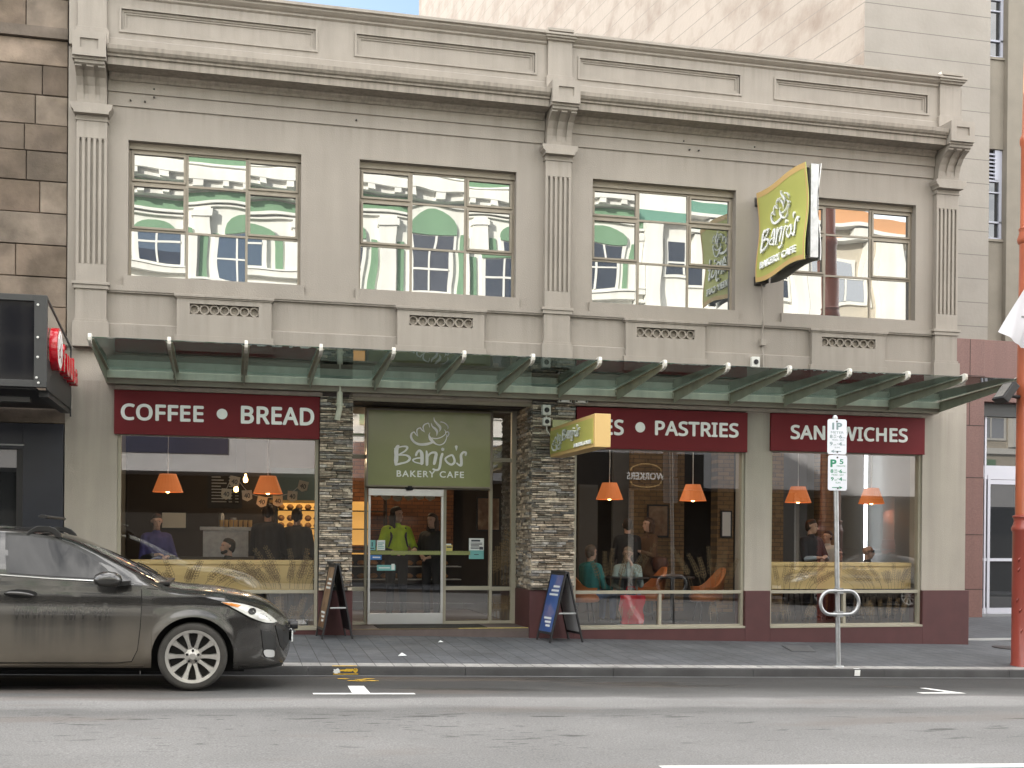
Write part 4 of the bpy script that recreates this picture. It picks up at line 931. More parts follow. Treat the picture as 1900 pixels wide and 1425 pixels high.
def opp(x0, x1, label, wallm, bandm, glassm, H, bays, kind):
    w = (x1-x0)/bays
    b = empty('street_building', ((x0+x1)/2, -20, 0), label, 'building', 'buildings across the street'); Y = -20.0; zf = 3.24 if x0 < 10 else (3.05 if x0 < 15 else 2.9)
    mb = MB(); mb.box(x0, x1-.02, -30, Y, -1.2, H); mb.build('wall', wallm, b)
    w = (x1-x0)/bays
    mb = MB()
    if kind == 'classic':
        mb.box(x0, x1-.02, Y+.001, Y+.55, 12.75, 13.05); mb.box(x0, x1-.02, Y+.001, Y+.35, 12.55, 12.7498); mb.box(x0, x1-.02, Y+.001, Y+.25, 9.55, 9.75); mb.box(x0, x1-.02, Y+.001, Y+.18, 8.4, 8.55); mb.box(x0, x1-.02, Y+.001, Y+.4, H-.25, H+.05)
        for k in range(int((x1-x0)/.75)): mb.box(x0+.2+.75*k, x0+.42+.75*k, Y+.3502, Y+.53, 12.57, 12.7496)
        for k in range(bays): mb.box(x0+w*k+.35, x0+w*(k+1)-.35, Y+.001, Y+.06, 8.65, 9.15)
    mb.box(x0, x1-.02, Y+.001, Y+.2, 5.3, 5.55)
    dz = Matrix.Translation((0, 0, -.5 if kind == 'classic' else 0)); mb.xf(dz); mb.build('cornice', m_owhite, b)
    mb = MB()
    if kind == 'classic':
        mb.box(x0, x1-.02, Y+.001, Y+.05, 13.30, H-.36); mb.box(x0, x1-.02, Y+.001, Y+.04, 12.2, 12.5)
        for i in range(bays):
            cx = x0+w*(i+.5)
            for s in (-1, 1): mb.box(cx+s*w*.36-.10, cx+s*w*.36+.10, Y+.001, Y+.06, 9.751, 11.3)
            for s in (-1, 1): mb.box(cx+s*w*.36-.10, cx+s*w*.36+.10, Y+.001, Y+.06, 5.6, 8.3)
            arch(mb, cx, 11.28, 11.42, w*.52, Y+.14)
    else:
        mb.box(x0, x1-.02, Y+.001, Y+.05, 12.1, 12.6)
    mb.xf(dz); mb.build('painted_band', bandm, b)
    mb = MB()
    if kind == 'classic':
        for z, d, h in ((13.052, .42, .06), (13.2, .3, .05), (12.1, .22, .08), (12.0, .12, .05), (9.76, .3, .05), (9.3, .2, .06), (8.2, .3, .08), (8.0, .15, .06)): mb.box(x0, x1-.02, Y+.0012, Y+d, z, z+h)
        for i in range(bays+1): cx = x0+w*i; mb.box(max(x0, cx-.22), min(x1-.02, cx+.22), Y+.0013, Y+.22, 9.82, 11.99); mb.box(max(x0, cx-.28), min(x1-.02, cx+.28), Y+.0014, Y+.28, 11.7, 11.9)
    else:
        for i in range(bays+1): cx = x0+w*i; mb.box(max(x0, cx-.55), min(x1-.02, cx+.55), Y+.0013, Y+.35, 5.6, 11.9)
        for z in (8.6, 11.95): mb.box(x0, x1-.02, Y+.0012, Y+.45, z, z+.12)
    mb.xf(dz); mb.build('moulding', m_owhite, b)
    for i in range(bays):
        cx = x0+w*(i+.5)
        for z0, z1 in ((9.9, 11.25), (6.0, 7.8)):
            m2 = MB(); ww = w*.22
            m2.box(cx-ww-.12, cx+ww+.12, Y+.001, Y+.09, z0-.1, z1+.12); m2.box(cx-ww, cx+ww, Y+.0902, Y+.10, z0, z1, 1); m2.box(cx-.03, cx+.03, Y+.1002, Y+.13, z0, z1); m2.box(cx-ww, cx+ww, Y+.1002, Y+.125, (z0+z1)/2-.03, (z0+z1)/2+.03)
            m2.xf(dz); m2.build('window', [m_owhite, glassm], b)
    mb = MB(); mb.box(x0, x1-.02, Y+.001, Y+2.3, zf, 4.35); mb.build('awning', m_ogrey, b)
    mb = MB(); mb.box(x0+.1, x1-.1, Y+.001, Y+.02, -.9, zf); mb.build('shop_window', m_dark, b)
    mb = MB(); mb.box(x0+.5, x1-1.2, Y+.001, Y+.06, 4.75, 5.05); mb.build('green_board', m_ogreen, b)
    return b
o1 = opp(-12, 13, 'white and green ornate facade with bracketed cornice mirrored in the left upstairs windows', m_owhite, m_ogreen, m_ogl, 15.2, 9, 'classic')
mb = MB(); mb.box(-9, 0, -17.6995, -17.66, 3.75, 4.2); mb.build('signboard', m_onavy, o1)
o2 = opp(13, 19, 'plain white facade with tall windows mirrored in the third upstairs window', m_owhite, m_oteal, m_ogl, 15.5, 2, 'plain')
opp(19, 34, 'cream facade with pale columns and terracotta frieze mirrored in the far right upstairs window', m_ocream, m_oorange, m_ogl, 12.6, 5, 'plain')
opp(-34, -12, 'long pale plain facade across the street opposite the sandstone building', m_owhite, m_oteal, m_ogl, 12.0, 6, 'plain')
mb = MB(); ff = lambda u, v, n: (u, -17.69+n, v)
mf = lambda u, v, n: (2*12.67-u, -17.69+n, v)
put_text(mb, 'WORKERS', mf, 12.05, 13.3, 3.27, 3.5, .03, 1.05, .02)
wk = empty('club_sign', (12.67, -17.7, 3.0), 'dark signboard lettered WORKERS with a gold arc, mirrored in the cafe window', 'sign')
mb.build('lettering', m_white, wk)
mb = MB(); mb.box(10.3, 14.6, -17.6995, -17.692, 3.0, 4.1); mb.build('board', m_dark, wk)
mb = MB()
arc = [(12.67+.5*math.cos(math.pi*k/12), 3.55+.22*math.sin(math.pi*k/12), .035) for k in range(13)]; stroke(mb, arc, ff, .01); arc = [(12.67+.5*math.cos(math.pi*k/12), 3.22-.18*math.sin(math.pi*k/12), .035) for k in range(13)]; stroke(mb, arc, ff, .01)
mb.build('gold_arc', m_limeb, wk)
# ------------------------------------------------------------------ the parked hatchback
def lerp_tab(tab, x):
    if x <= tab[0][0]: return tab[0][1]
    for (a, p), (b, q) in zip(tab, tab[1:]):
        if x <= b:
            t = (x-a)/(b-a); return p+(q-p)*t
    return tab[-1][1]
def smooth_tab(tab):
    pts = crom([(a, b) for a, b in tab], 8); return pts
ZT = smooth_tab([(-3.74, .60), (-3.70, .85), (-3.62, 1.05), (-3.40, 1.36), (-3.05, 1.49), (-2.4, 1.56), (-1.9, 1.568), (-1.5, 1.54), (-1.15, 1.45), (-.75, 1.27), (-.38, 1.09), (-.2, 1.03), (.2, 1.0), (.5, .945), (.7, .875), (.84, .785), (.92, .705), (.96, .63), (.98, .55)])
WT = smooth_tab([(-3.74, .42), (-3.70, .62), (-3.6, .77), (-3.3, .865), (-2.8, .90), (-1.5, .905), (-.5, .90), (.2, .89), (.45, .86), (.62, .79), (.75, .69), (.85, .56), (.92, .40), (.96, .25), (.98, .12)])
BT = [(-3.74, .55), (-3.2, 1.18), (-2.8, 1.165), (-1.7, 1.10), (-.9, 1.055), (-.5, 1.03), (0, .945), (.4, .85), (.7, .735), (.98, .5)]
WC = ((0, .335), (-2.77, .335)); RA = .392
def zbot(x):
    b = lerp_tab([(-3.74, .42), (-3.66, .28), (-3.2, .22), (-2.4, .215), (-.4, .215), (.42, .20), (.82, .20), (.92, .25), (.98, .38)], x)
    for cx, cz in WC:
        d = abs(x-cx)
        if d < RA: b = max(b, cz+math.sqrt(RA*RA-d*d))
    return b
def prof(x, z):
    w = lerp_tab(WT, x); zb = lerp_tab(BT, x); k = min(1., w/.9)
    y = lerp_tab([(.18, -.12), (.24, -.055), (.30, -.034), (.42, -.012), (.58, .0), (.72, -.006), (.84, -.030), (.92, -.030), (1.0, -.055), (1.2, -.085)], z)
    for cx, cz in WC:
        d = math.hypot(x-cx, z-cz)
        if z > .22: y += .028*math.exp(-((d-RA)/.055)**2)
    return w+y*k
def ztop(x): return lerp_tab(ZT, x)
def zedge(x): return ztop(x)-.065*min(1, max(.3, lerp_tab(WT, x)/.9))
def wedge(x): return min(lerp_tab(WT, x)*.93, lerp_tab([(-3.7, .5), (-3.2, .60), (-1.5, .625), (-1.2, .64), (-.5, .74), (-.2, .80), (.3, .78), (.98, .1)], x))
def zbelt(x): return min(lerp_tab(BT, x), zedge(x)-.02)
def ysurf(x, z):
    b = zbelt(x)
    if z <= b: return prof(x, z)
    e = zedge(x); t = min(1, (z-b)/max(.02, e-b)); return prof(x, b)+(wedge(x)-prof(x, b))*t
def section(x):
    b = zbelt(x); z0 = min(zbot(x), b-.04); out = []
    for j in range(13): z = z0+(b-z0)*j/12; out.append((prof(x, z), z))
    e, w = zedge(x), wedge(x)
    for j in (1, 2, 3, 4): t = j/4; out.append((prof(x, b)+(w-prof(x, b))*t, b+(e-b)*t+.006*math.sin(math.pi*t)))
    zt = ztop(x)
    for j in (1, 2, 3, 4, 5): a = j/5*math.pi/2; out.append((w*math.cos(a) if j < 5 else 0, e+(zt-e)*math.sin(a)))
    return out
def paint_mat():
    m = bpy.data.materials.new('dusty_black_paint'); m.use_nodes = True; nt = m.node_tree; N = nt.nodes; L = nt.links; p = N['Principled BSDF']
    p.inputs['Coat Weight'].default_value = .8; p.inputs['Coat Roughness'].default_value = .06
    tc = N.new('ShaderNodeTexCoord'); sp = N.new('ShaderNodeSeparateXYZ'); L.new(tc.outputs['Object'], sp.inputs[0])
    def rng(f, a, b, lo, hi):
        r = N.new('ShaderNodeMapRange'); r.inputs[1].default_value = lo; r.inputs[2].default_value = hi; r.inputs[3].default_value = a; r.inputs[4].default_value = b; L.new(f, r.inputs[0]); return r.outputs[0]
    def mul(a, b):
        q = N.new('ShaderNodeMath'); q.operation = 'MULTIPLY'; L.new(a, q.inputs[0]); L.new(b, q.inputs[1]); return q.outputs[0]
    def msub(a):
        q = N.new('ShaderNodeMath'); q.operation = 'SUBTRACT'; q.inputs[0].default_value = 1; L.new(a, q.inputs[1]); return q.outputs[0]
    def nz_(sc, det, scl=None):
        n = N.new('ShaderNodeTexNoise'); n.inputs['Scale'].default_value = sc; n.inputs['Detail'].default_value = det
        if scl:
            mp = N.new('ShaderNodeMapping'); mp.inputs['Scale'].default_value = scl; L.new(tc.outputs['Object'], mp.inputs[0]); L.new(mp.outputs[0], n.inputs['Vector'])
        else: L.new(tc.outputs['Object'], n.inputs['Vector'])
        return n.outputs['Fac']
    # dust film, thicker towards the sill, with a patch of washed runs on the front door
    film = mul(rng(sp.outputs['Z'], 1.0, .07, .32, .86), rng(nz_(2.4, 6), .65, 1.05, .3, .7))
    wob = N.new('ShaderNodeMath'); wob.operation = 'MULTIPLY_ADD'; L.new(nz_(1, 6, (11, 1, 1.5)), wob.inputs[0]); wob.inputs[1].default_value = -.22; L.new(sp.outputs['Z'], wob.inputs[2])
    top = mul(rng(wob.outputs[0], 0, 1, .26, .68), rng(wob.outputs[0], 1, 0, .67, .73))
    box_ = mul(rng(sp.outputs['X'], 0, 1, -1.68, -1.62), rng(sp.outputs['X'], 1, 0, -.80, -.72))
    runs = mul(mul(top, box_), rng(nz_(1.4, 8, (19, 3, .8)), .45, 1, .36, .60))
    f = mul(mul(film, rng(sp.outputs['X'], 1, .12, -.25, .35)), rng(runs, 1, .30, 0, .8))
    mx = N.new('ShaderNodeMix'); mx.data_type = 'RGBA'; L.new(f, mx.inputs[0]); mx.inputs[6].default_value = (.016, .016, .016, 1); mx.inputs[7].default_value = (.150, .128, .102, 1)
    L.new(mx.outputs[2], p.inputs['Base Color']); L.new(rng(f, .2, .65, 0, .7), p.inputs['Roughness']); L.new(rng(f, .8, .08, 0, .7), p.inputs['Coat Weight'])
    return m
m_paintc = paint_mat(); m_trimb = mat('black_trim', (.012, .012, .012), .4); m_tyre = mat('tyre_rubber', (.045, .042, .038), .85, var=.2, vs=12, bump=.2, bs=80)
m_rim = mat('dusty_alloy', (.44, .425, .40), .4, .6, var=.12, vs=10); m_gap = mat('panel_gap', (.004, .004, .004), .9)
g_car = glass_mat('tinted_car_glass', .035, dark=(.014, .014, .014)); g_lens = mat('headlight_lens', (.55, .55, .52), .12, coat=.8, var=.12, vs=9); m_amber = mat('amber_lens', (.62, .22, .05), .2, coat=.5)
CAR = empty('parked_car', (0, 0, 0), 'dusty black hatchback parked at the kerb with roof bars and dirt runs down its door', 'car', local=True)
X0, X1 = -3.74, .98
sx = sorted(set([round(X0+(X1-X0)*i/190, 4) for i in range(191)]+[round(c+RA*math.cos(math.pi*k/24), 4) for c, _ in WC for k in range(25)]))
mb = MB(); secs = [section(x) for x in sx]; n = len(secs[0])
for s in (-1, 1):
    vs = [(x, s*p[0], p[1]) for x, sc in zip(sx, secs) for p in sc]
    mb.add(vs, [(i*n+j, i*n+j+1, (i+1)*n+j+1, (i+1)*n+j) for i in range(len(sx)-1) for j in range(n-1)])
for i in (0, len(sx)-1): mb.add([(sx[i], -p[0], p[1]) for p in secs[i]]+[(sx[i], p[0], p[1]) for p in reversed(secs[i])], [tuple(range(2*n))])
body = mb.build('body', m_paintc, CAR, smooth=40)
mb = MB(); mb.box(-3.4, .50, -.68, .68, .17, .62); mb.box(-3.5, .70, -.45, .45, .30, .60)
for cx, cz in WC:
    for s in (-1, 1): mb.box(cx-.40, cx+.40, s*.40, s*.72, .3, .80)
mb.build('underbody', m_gap, CAR)
def patch(name, poly, mt, parent, off=.004, sides=(-1, 1), step=.05, thick=True):
    out = []
    for s in sides:
        bm = bmesh.new(); f = bm.faces.new([bm.verts.new((x, 0, z)) for x, z in poly])
        a, b = min(p[0] for p in poly), max(p[0] for p in poly); c, d = min(p[1] for p in poly), max(p[1] for p in poly)
        bmesh.ops.triangulate(bm, faces=bm.faces[:])
        x = math.ceil(a/step)*step
        while x < b: bmesh.ops.bisect_plane(bm, geom=bm.verts[:]+bm.edges[:]+bm.faces[:], plane_co=(x, 0, 0), plane_no=(1, 0, 0)); x += step
        z = math.ceil(c/step)*step
        while z < d: bmesh.ops.bisect_plane(bm, geom=bm.verts[:]+bm.edges[:]+bm.faces[:], plane_co=(0, 0, z), plane_no=(0, 0, 1)); z += step
        bnd = [e for e in bm.edges if e.is_boundary]
        for v in bm.verts: v.co.y = s*(ysurf(v.co.x, v.co.z)+off)
        r = bmesh.ops.extrude_edge_only(bm, edges=bnd)
        for v in [q for q in r['geom'] if isinstance(q, bmesh.types.BMVert)]: v.co.y -= s*(off+.006)
        bmesh.ops.recalc_face_normals(bm, faces=bm.faces[:])
        me = bpy.data.meshes.new(name); bm.to_mesh(me); bm.free(); me.materials.append(mt)
        me.polygons.foreach_set('use_smooth', [True]*len(me.polygons)); me.set_sharp_from_angle(angle=R(50))
        o = bpy.data.objects.new(name, me); COL.objects.link(o); o.parent = parent; out.append(o)
    return out
def crpoly(p, n=5): return crom(p, n, True)
def ring(poly, g):   # a slightly larger outline, for the dark gap round a panel
    cx = sum(p[0] for p in poly)/len(poly); cz = sum(p[1] for p in poly)/len(poly)
    w = max(p[0] for p in poly)-min(p[0] for p in poly); h = max(p[1] for p in poly)-min(p[1] for p in poly)
    return [(cx+(x-cx)*(1+2*g/w), cz+(z-cz)*(1+2*g/h)) for x, z in poly]
DOORF = [(-.505, 1.012), (-.498, .8), (-.503, .61), (-.523, .40), (-.575, .285), (-.70, .272), (-1.80, .268), (-1.79, .5), (-1.778, .785), (-1.80, 1.085), (-1.2, 1.058), (-.9, 1.042)]
DOORR = [(-1.815, 1.09), (-1.79, .785), (-1.802, .5), (-1.815, .268), (-2.35, .275), (-2.36, .45), (-2.48, .70), (-2.68, .80), (-2.76, .95), (-2.78, 1.14), (-2.3, 1.115)]
WINF = [(-1.71, 1.115), (-1.745, 1.30), (-1.765, 1.472), (-1.6, 1.474), (-1.40, 1.452), (-1.20, 1.385), (-1.02, 1.295), (-.85, 1.185), (-.80, 1.13), (-.86, 1.085), (-1.0, 1.083), (-1.35, 1.097)]
WINR = [(-1.83, 1.125), (-1.85, 1.30), (-1.865, 1.474), (-2.2, 1.462), (-2.55, 1.41), (-2.80, 1.33), (-2.86, 1.24), (-2.72, 1.19), (-2.3, 1.15)]
patch('panel_gap', ring(DOORF, .007), m_gap, body, .0015); patch('panel_gap', ring(DOORR, .006), m_gap, body, .001)
df = patch('front_door', DOORF, m_paintc, CAR, .005); dr_ = patch('rear_door', DOORR, m_paintc, CAR, .005)
for d, w, bez in ((df, WINF, 1), (dr_, WINR, 1)):
    for o, s in zip(d, (-1, 1)):
        patch('window_trim', ring(w, .028), m_trimb, o, .003, (s,)); patch('side_window', w, g_car, o, .008, (s,))
patch('a_pillar', [(-1.60, 1.50), (-1.38, 1.478), (-1.16, 1.405), (-.97, 1.315), (-.79, 1.205), (-.62, 1.10), (-.50, 1.025), (-.56, 1.03), (-.80, 1.10), (-.90, 1.19), (-1.05, 1.28), (-1.22, 1.37), (-1.42, 1.445)], m_trimb, body, .0025)
for o, s in zip(df, (-1, 1)):
    mb = MB(); yy = prof(-1.6, .92)
    h = [(-1.60+.148*math.cos(2*math.pi*k/24), .922+.042*math.sin(2*math.pi*k/24)) for k in range(24)]
    patch('handle_recess', h, m_gap, o, .0065, (s,))
    mb.tube([(-1.735, s*(yy+.012), .925), (-1.69, s*(yy+.033), .93), (-1.60, s*(yy+.038), .925), (-1.52, s*(yy+.033), .915), (-1.47, s*(yy+.012), .905)], [.010, .017, .019, .017, .010], 10); h_ = mb.build('handle', m_paintc, None, smooth=True); h_.parent = o
    mb = MB(); M = Matrix.Translation((-.80, s*1.035, 1.08)) @ Matrix.Diagonal((.135, .105, .082, 1))
    mb.lathe([(0, -1), (.5, -.87), (.87, -.5), (1, 0), (.87, .5), (.5, .87), (0, 1)], seg=20, axis='x', M=M); mi = mb.build('wing_mirror', m_paintc, None, smooth=True); mi.parent = CAR
    mb = MB(); mb.prism([(-.74, 1.01), (-.60, 1.03), (-.60, 1.07), (-.72, 1.06)], s*.84, s*1.0, 'y'); a_ = mb.build('mirror_arm', m_trimb, None); a_.parent = mi
# screens (windscreen and rear window follow the shell)
def topband(name, xa, xb, mt, off=.005, frac=.97, nx=14):
    mb = MB()
    def P(u, v):
        x = xa+(xb-xa)*u; w = wedge(x)*frac; a = (v*2-1)*.985; e = zedge(x); q = math.asin(abs(a)) if abs(a) < 1 else math.pi/2
        return (x+off*(.7 if xb > -2 else -.7), w*a/ .985*frac if False else w*a, e+(ztop(x)-e)*math.cos(q)+off)
    mb.grid(nx, 16, P); o = mb.build(name, mt, None, smooth=True); o.parent = CAR; return o
topband('windscreen', -1.30, -.40, g_car); topband('rear_window', -3.52, -3.12, g_car)
mb = MB()
for s in (-1, 1): mb.tube([(-.42, s*.45-.2, 1.115), (-.52, s*.30-.1, 1.18), (-.60, s*.1-.1, 1.225)], .007, 6)
mb.box(-.44, -.25, -.66, .66, 1.03, 1.052); o = mb.build('wiper', m_trimb, None); o.parent = CAR
HL = crpoly([(.255, .876), (.40, .868), (.55, .832), (.69, .775), (.80, .69), (.815, .668), (.70, .672), (.56, .722), (.44, .785), (.33, .842)], 4)
for o, s in zip(patch('headlight', HL, g_lens, CAR, .022, step=.02), (-1, 1)):
    patch('indicator', [(.262, .874), (.36, .868), (.45, .845), (.42, .826), (.335, .845)], m_amber, o, .027, (s,), step=.02)
    for cx, cz, rr in ((.56, .785, .032), (.66, .735, .03)): patch('reflector', [(cx+rr*1.25*math.cos(2*math.pi*k/16), cz+rr*math.sin(2*math.pi*k/16)) for k in range(16)], m_trimb if rr > .031 else m_alu, o, .026, (s,), step=.02)
HG = [(.24, .885), (.40, .876), (.55, .84), (.70, .782), (.83, .688), (.835, .655), (.70, .66), (.55, .71), (.43, .775), (.32, .832)]
patch('headlight_surround', HG, m_gap, body, .009, step=.02)
patch('fog_recess', [(.655, .60), (.74, .585), (.80, .52), (.82, .41), (.80, .30), (.70, .315), (.68, .42)], m_trimb, body, .008, step=.02)
patch('fog_light', crpoly([(.69, .39), (.785, .385), (.80, .345), (.79, .315), (.71, .325)], 3), m_alu, CAR, .016, step=.02)
patch('grille', [(.80, .64), (.90, .655), (.955, .60), (.96, .43), (.90, .36), (.86, .42), (.83, .52)], m_trimb, CAR, .010, step=.02)
patch('bumper_lip', [(.45, .225), (.70, .225), (.86, .245), (.90, .235), (.88, .205), (.7, .2), (.45, .2)], m_trimb, CAR, .012)
patch('sill', [(-2.34, .222), (-.46, .222), (-.46, .246), (-2.34, .246)], m_paintc, CAR, .020)
patch('belt_trim', [(-1.79, 1.103), (-1.35, 1.079), (-.86, 1.062), (-.86, 1.053), (-1.35, 1.069), (-1.79, 1.093)], m_alu, body, .012)
patch('hood_gap', [(-.50, 1.005), (-.30, .985), (0, .935), (.26, .885), (.26, .879), (0, .929), (-.30, .979), (-.50, .998)], m_gap, body, .002)
patch('tail_light', [(-3.66, .98), (-3.4, 1.08), (-3.25, 1.06), (-3.30, .93), (-3.62, .84)], mat('tail_lens', (.35, .01, .01), .2, coat=.5), CAR, .006)
for a in (0, 1):
    mb = MB(); z = (.52, .58)[a]
    if a == 0: mb.box(.985, 1.0, -.26, .26, .44, .55)
    else:
        for y in (-.18, .18): mb.lathe([(0, 1.055), (.04, 1.05), (.045, 1.0), (.03, .97)], (0, y, .61), 12, axis='x')
        mb.box(.93, .985, -.22, .22, .575, .595); mb.tube([(.97, -.22, .56), (1.02, -.2, .54), (1.02, .2, .54)], .012, 6)
    o = mb.build(('number_plate', 'spotlight')[a], (m_paper, m_black)[a], None, smooth=40); o.parent = CAR
# wheels
def wheel(cx, s):
    Y = s*.795; w = empty('wheel', (cx, Y, .335), local=True); w.parent = CAR
    mb = MB(); t = .105
    P = [(.255, -t*.6), (.262, -t*.93), (.30, -t*1.02), (.322, -t*.9), (.334, -t*.6), (.335, 0), (.334, t*.6), (.322, t*.9), (.30, t*1.02), (.262, t*.93), (.255, t*.6)]
    mb.lathe(P, seg=56, axis='y', cap=False); o = mb.build('tyre', m_tyre, None, smooth=50); o.parent = w
    mb = MB(); f = s*.072
    mb.lathe([(.230, f*1.1), (.233, f*1.30), (.2615, f*1.40), (.264, f*1.2), (.245, f*1.1), (.232, f*.4), (.232, -f)], seg=48, axis='y', cap=False)
    mb.lathe([(0, f*1.10), (.030, f*1.10), (.036, f*1.0), (.05, f*.9), (.082, f*.72), (.09, f*.4), (.05, f*.1)], seg=30, axis='y')
    for k in range(5):
        for q in (-1, 1):
            A = R(72*k+90+36)+q*R(17.5); B_ = R(72*k+90+36)+q*R(15)
            c, sn = math.cos(A), math.sin(A); e = [(.065, .026, .74), (.11, .021, .88), (.16, .022, 1.0), (.205, .029, 1.12), (.244, .042, 1.24)]
            Lp = []; Rp = []; Lb = []; Rb = []
            for r, hw, d in e:
                x, z = r*c, r*sn; nx, nz = -sn, c
                Lp.append((x+nx*hw*.75, f*d, z+nz*hw*.75)); Rp.append((x-nx*hw*.75, f*d, z-nz*hw*.75)); Lb.append((x+nx*hw, f*(d-.55), z+nz*hw)); Rb.append((x-nx*hw, f*(d-.55), z-nz*hw))
            vs = Lp+Rp+Lb+Rb; m = len(e)
            mb.add(vs, [(i, i+1, m+i+1, m+i) for i in range(m-1)]+[(i, 2*m+i, 2*m+i+1, i+1) for i in range(m-1)]+[(m+i, m+i+1, 3*m+i+1, 3*m+i) for i in range(m-1)])
    o = mb.build('rim', m_rim, None, smooth=35); o.parent = w
    mb = MB()
    for k in range(5): a = R(72*k+90); mb.lathe([(.013, f*.6), (.013, f*1.02), (.008, f*1.05), (0, f*1.05)], (.058*math.cos(a), 0, .058*math.sin(a)), 8, axis='y')
    o2 = mb.build('wheel_nut', m_gap, None); o2.parent = o
    mb = MB(); mb.lathe([(.226, -f*.4), (.226, -f*.1), (0, -f*.09)], seg=32, axis='y'); o3 = mb.build('brake_disc', mat('brake_disc', (.04, .038, .036), .6, .4) if 'brake_disc' not in bpy.data.materials else bpy.data.materials['brake_disc'], None); o3.parent = w
for cx in (0, -2.77):
    for s in (-1, 1): wheel(cx, s)
for x in (-1.45, -2.35):                                         # roof bars
    mb = MB(); mb.prism([(x-.04, 1.665), (x-.03, 1.65), (x+.03, 1.65), (x+.045, 1.665), (x+.02, 1.682), (x-.02, 1.685)], -.70, .70, 'y'); o = mb.build('roof_bar', m_trimb, None, bevel=.004); o.parent = CAR
    for s in (-1, 1):
        mb = MB(); y = s*.60; ze = zedge(x)
        P = [(-.17, 0), (-.135, .055), (-.08, .095), (-.045, .108), (.05, .108), (.11, .085), (.16, .04), (.175, 0), (.12, 0), (.09, .035), (.04, .055), (-.05, .055), (-.11, .03), (-.13, 0)]
        mb.prism([(x+a, ze+.0+b) for a, b in P], y-.035, y+.03, 'y'); f = mb.build('rack_foot', m_trimb, None, bevel=.006); f.parent = o
CAR.location = (-.33, -4.10, gz(-.33, -4.99)+.004); CAR.rotation_euler = (0, .0225, 0)
c2 = copy_tree(CAR); c2.location = (16.5, -14.4, gz(16.5, -14.4)); c2.rotation_euler = (0, -.0225, R(180)); c2['label'] = 'dark hatchback parked across the street, seen only mirrored in the right shop window'
CAR['group'] = c2['group'] = 'cars parked along the kerbs'
# ------------------------------------------------------------------ parking sign pole
PP = empty('parking_sign_pole', (7.84, -2.88, gz(7.84, -2.88)), 'galvanised pole on the kerb carrying two white parking signs and a bicycle hoop', 'sign pole'); g0 = gz(7.84, -2.88)
lean = lambda z: 7.84-.025*(z-g0)
mb = MB(); mb.tube([(lean(z), -2.88, z) for z in (g0-.05, 1, 2, 3.0)], .031, 16); mb.lathe([(.033, 3.0), (.035, 3.03), (.02, 3.055), (0, 3.06)], (lean(3.0), -2.88, 0), 14); mb.lathe([(.075, g0-.01), (.07, g0+.012), (.034, g0+.016)], (7.84, -2.88, 0), 20)
mb.build('pole', m_steel, PP, smooth=40)
mb = MB(); pts = []; cx, cz, w, h = lean(.6), .595, .275, .155
for k in range(48):
    a = 2*math.pi*k/48; c, s_ = math.cos(a), math.sin(a); r = .15
    pts.append((cx+(w-r)*(1 if c > 0 else -1)*(1 if abs(c) > 1e-6 else 0)+r*c, -2.935, cz+r*s_*1.03))
mb.tube(pts, .024, 10, closed=True); mb.box(cx-.045, cx+.045, -2.955, -2.86, cz+.115, cz+.19); mb.box(cx-.045, cx+.045, -2.955, -2.86, cz-.19, cz-.115)
mb.build('bicycle_hoop', m_steel, PP, smooth=40)
m_sgrey = mat('faded_green_print', (.19, .27, .28), .5); m_sgreen = mat('green_print', (.02, .22, .12), .5); m_face = mat('parking_sign_face', (.68, .70, .76), .35, var=.04, vs=8)
def roundrect(x0, x1, z0, z1, r, n=5):
    o = []
    for cx, cz, a0 in ((x1-r, z1-r, 0), (x0+r, z1-r, 90), (x0+r, z0+r, 180), (x1-r, z0+r, 270)):
        for k in range(n+1): a = R(a0+90*k/n); o.append((cx+r*math.cos(a), cz+r*math.sin(a)))
    return o
def psig(z0, z1, rows, m, lab, arrow):
    x0, x1 = lean((z0+z1)/2)-.138, lean((z0+z1)/2)+.138; Y = -2.925
    mb = MB(); mb.prism(roundrect(x0, x1, z0, z1, .03), Y-.003, Y, 'y'); s = mb.build('parking_sign', m_face, PP); s['label'] = lab
    F_ = front_frame(Y-.0031); mb = MB(); W_, H_ = x1-x0, z1-z0
    for t, a, b, c, d, bd in rows: put_text(mb, t, F_, x0+W_*a, x0+W_*b, z0+H_*c, z0+H_*d, bd, 1, .0012)
    za = z0+H_*.085; u, v = (x0+W_*.22, x0+W_*.72); e = .022
    mb.box(u, v, Y-.0044, Y-.0031, za-.005, za+.005)
    tip = u-.012 if arrow < 0 else v+.012
    mb.prism([(tip, za), (tip-arrow*.05, za+e), (tip-arrow*.035, za), (tip-arrow*.05, za-e)], Y-.0047, Y-.0031, 'y')
    mb.build('lettering', m, s)
    mb = MB()
    for z in (z0+.03, z1-.03): mb.lathe([(0, Y-.012), (.011, Y-.01), (.012, Y)], (lean(z), 0, z), 10, axis='y')
    mb.build('bolt', m_bolt, s)
psig(2.54, 3.0, [('1P', .24, .76, .70, .90, .035), ('METER', .18, .84, .59, .655, .0), ('8', .12, .26, .455, .555, .02), ('30', .31, .45, .51, .56, 0), ('AM', .31, .45, .455, .495, 0), ('-', .50, .57, .495, .51, 0), ('6', .61, .76, .455, .56, .02), ('PM', .79, .93, .455, .49, 0), ('MON - SAT', .24, .86, .385, .43, 0), ('9', .12, .27, .245, .35, .02), ('AM', .31, .45, .25, .285, 0), ('-', .50, .57, .29, .305, 0), ('4', .58, .76, .245, .35, .02), ('PM', .79, .93, .25, .285, 0), ('SUN', .38, .63, .175, .215, 0)], m_sgrey, 'upper white one-hour meter sign in faded grey-green print', -1)
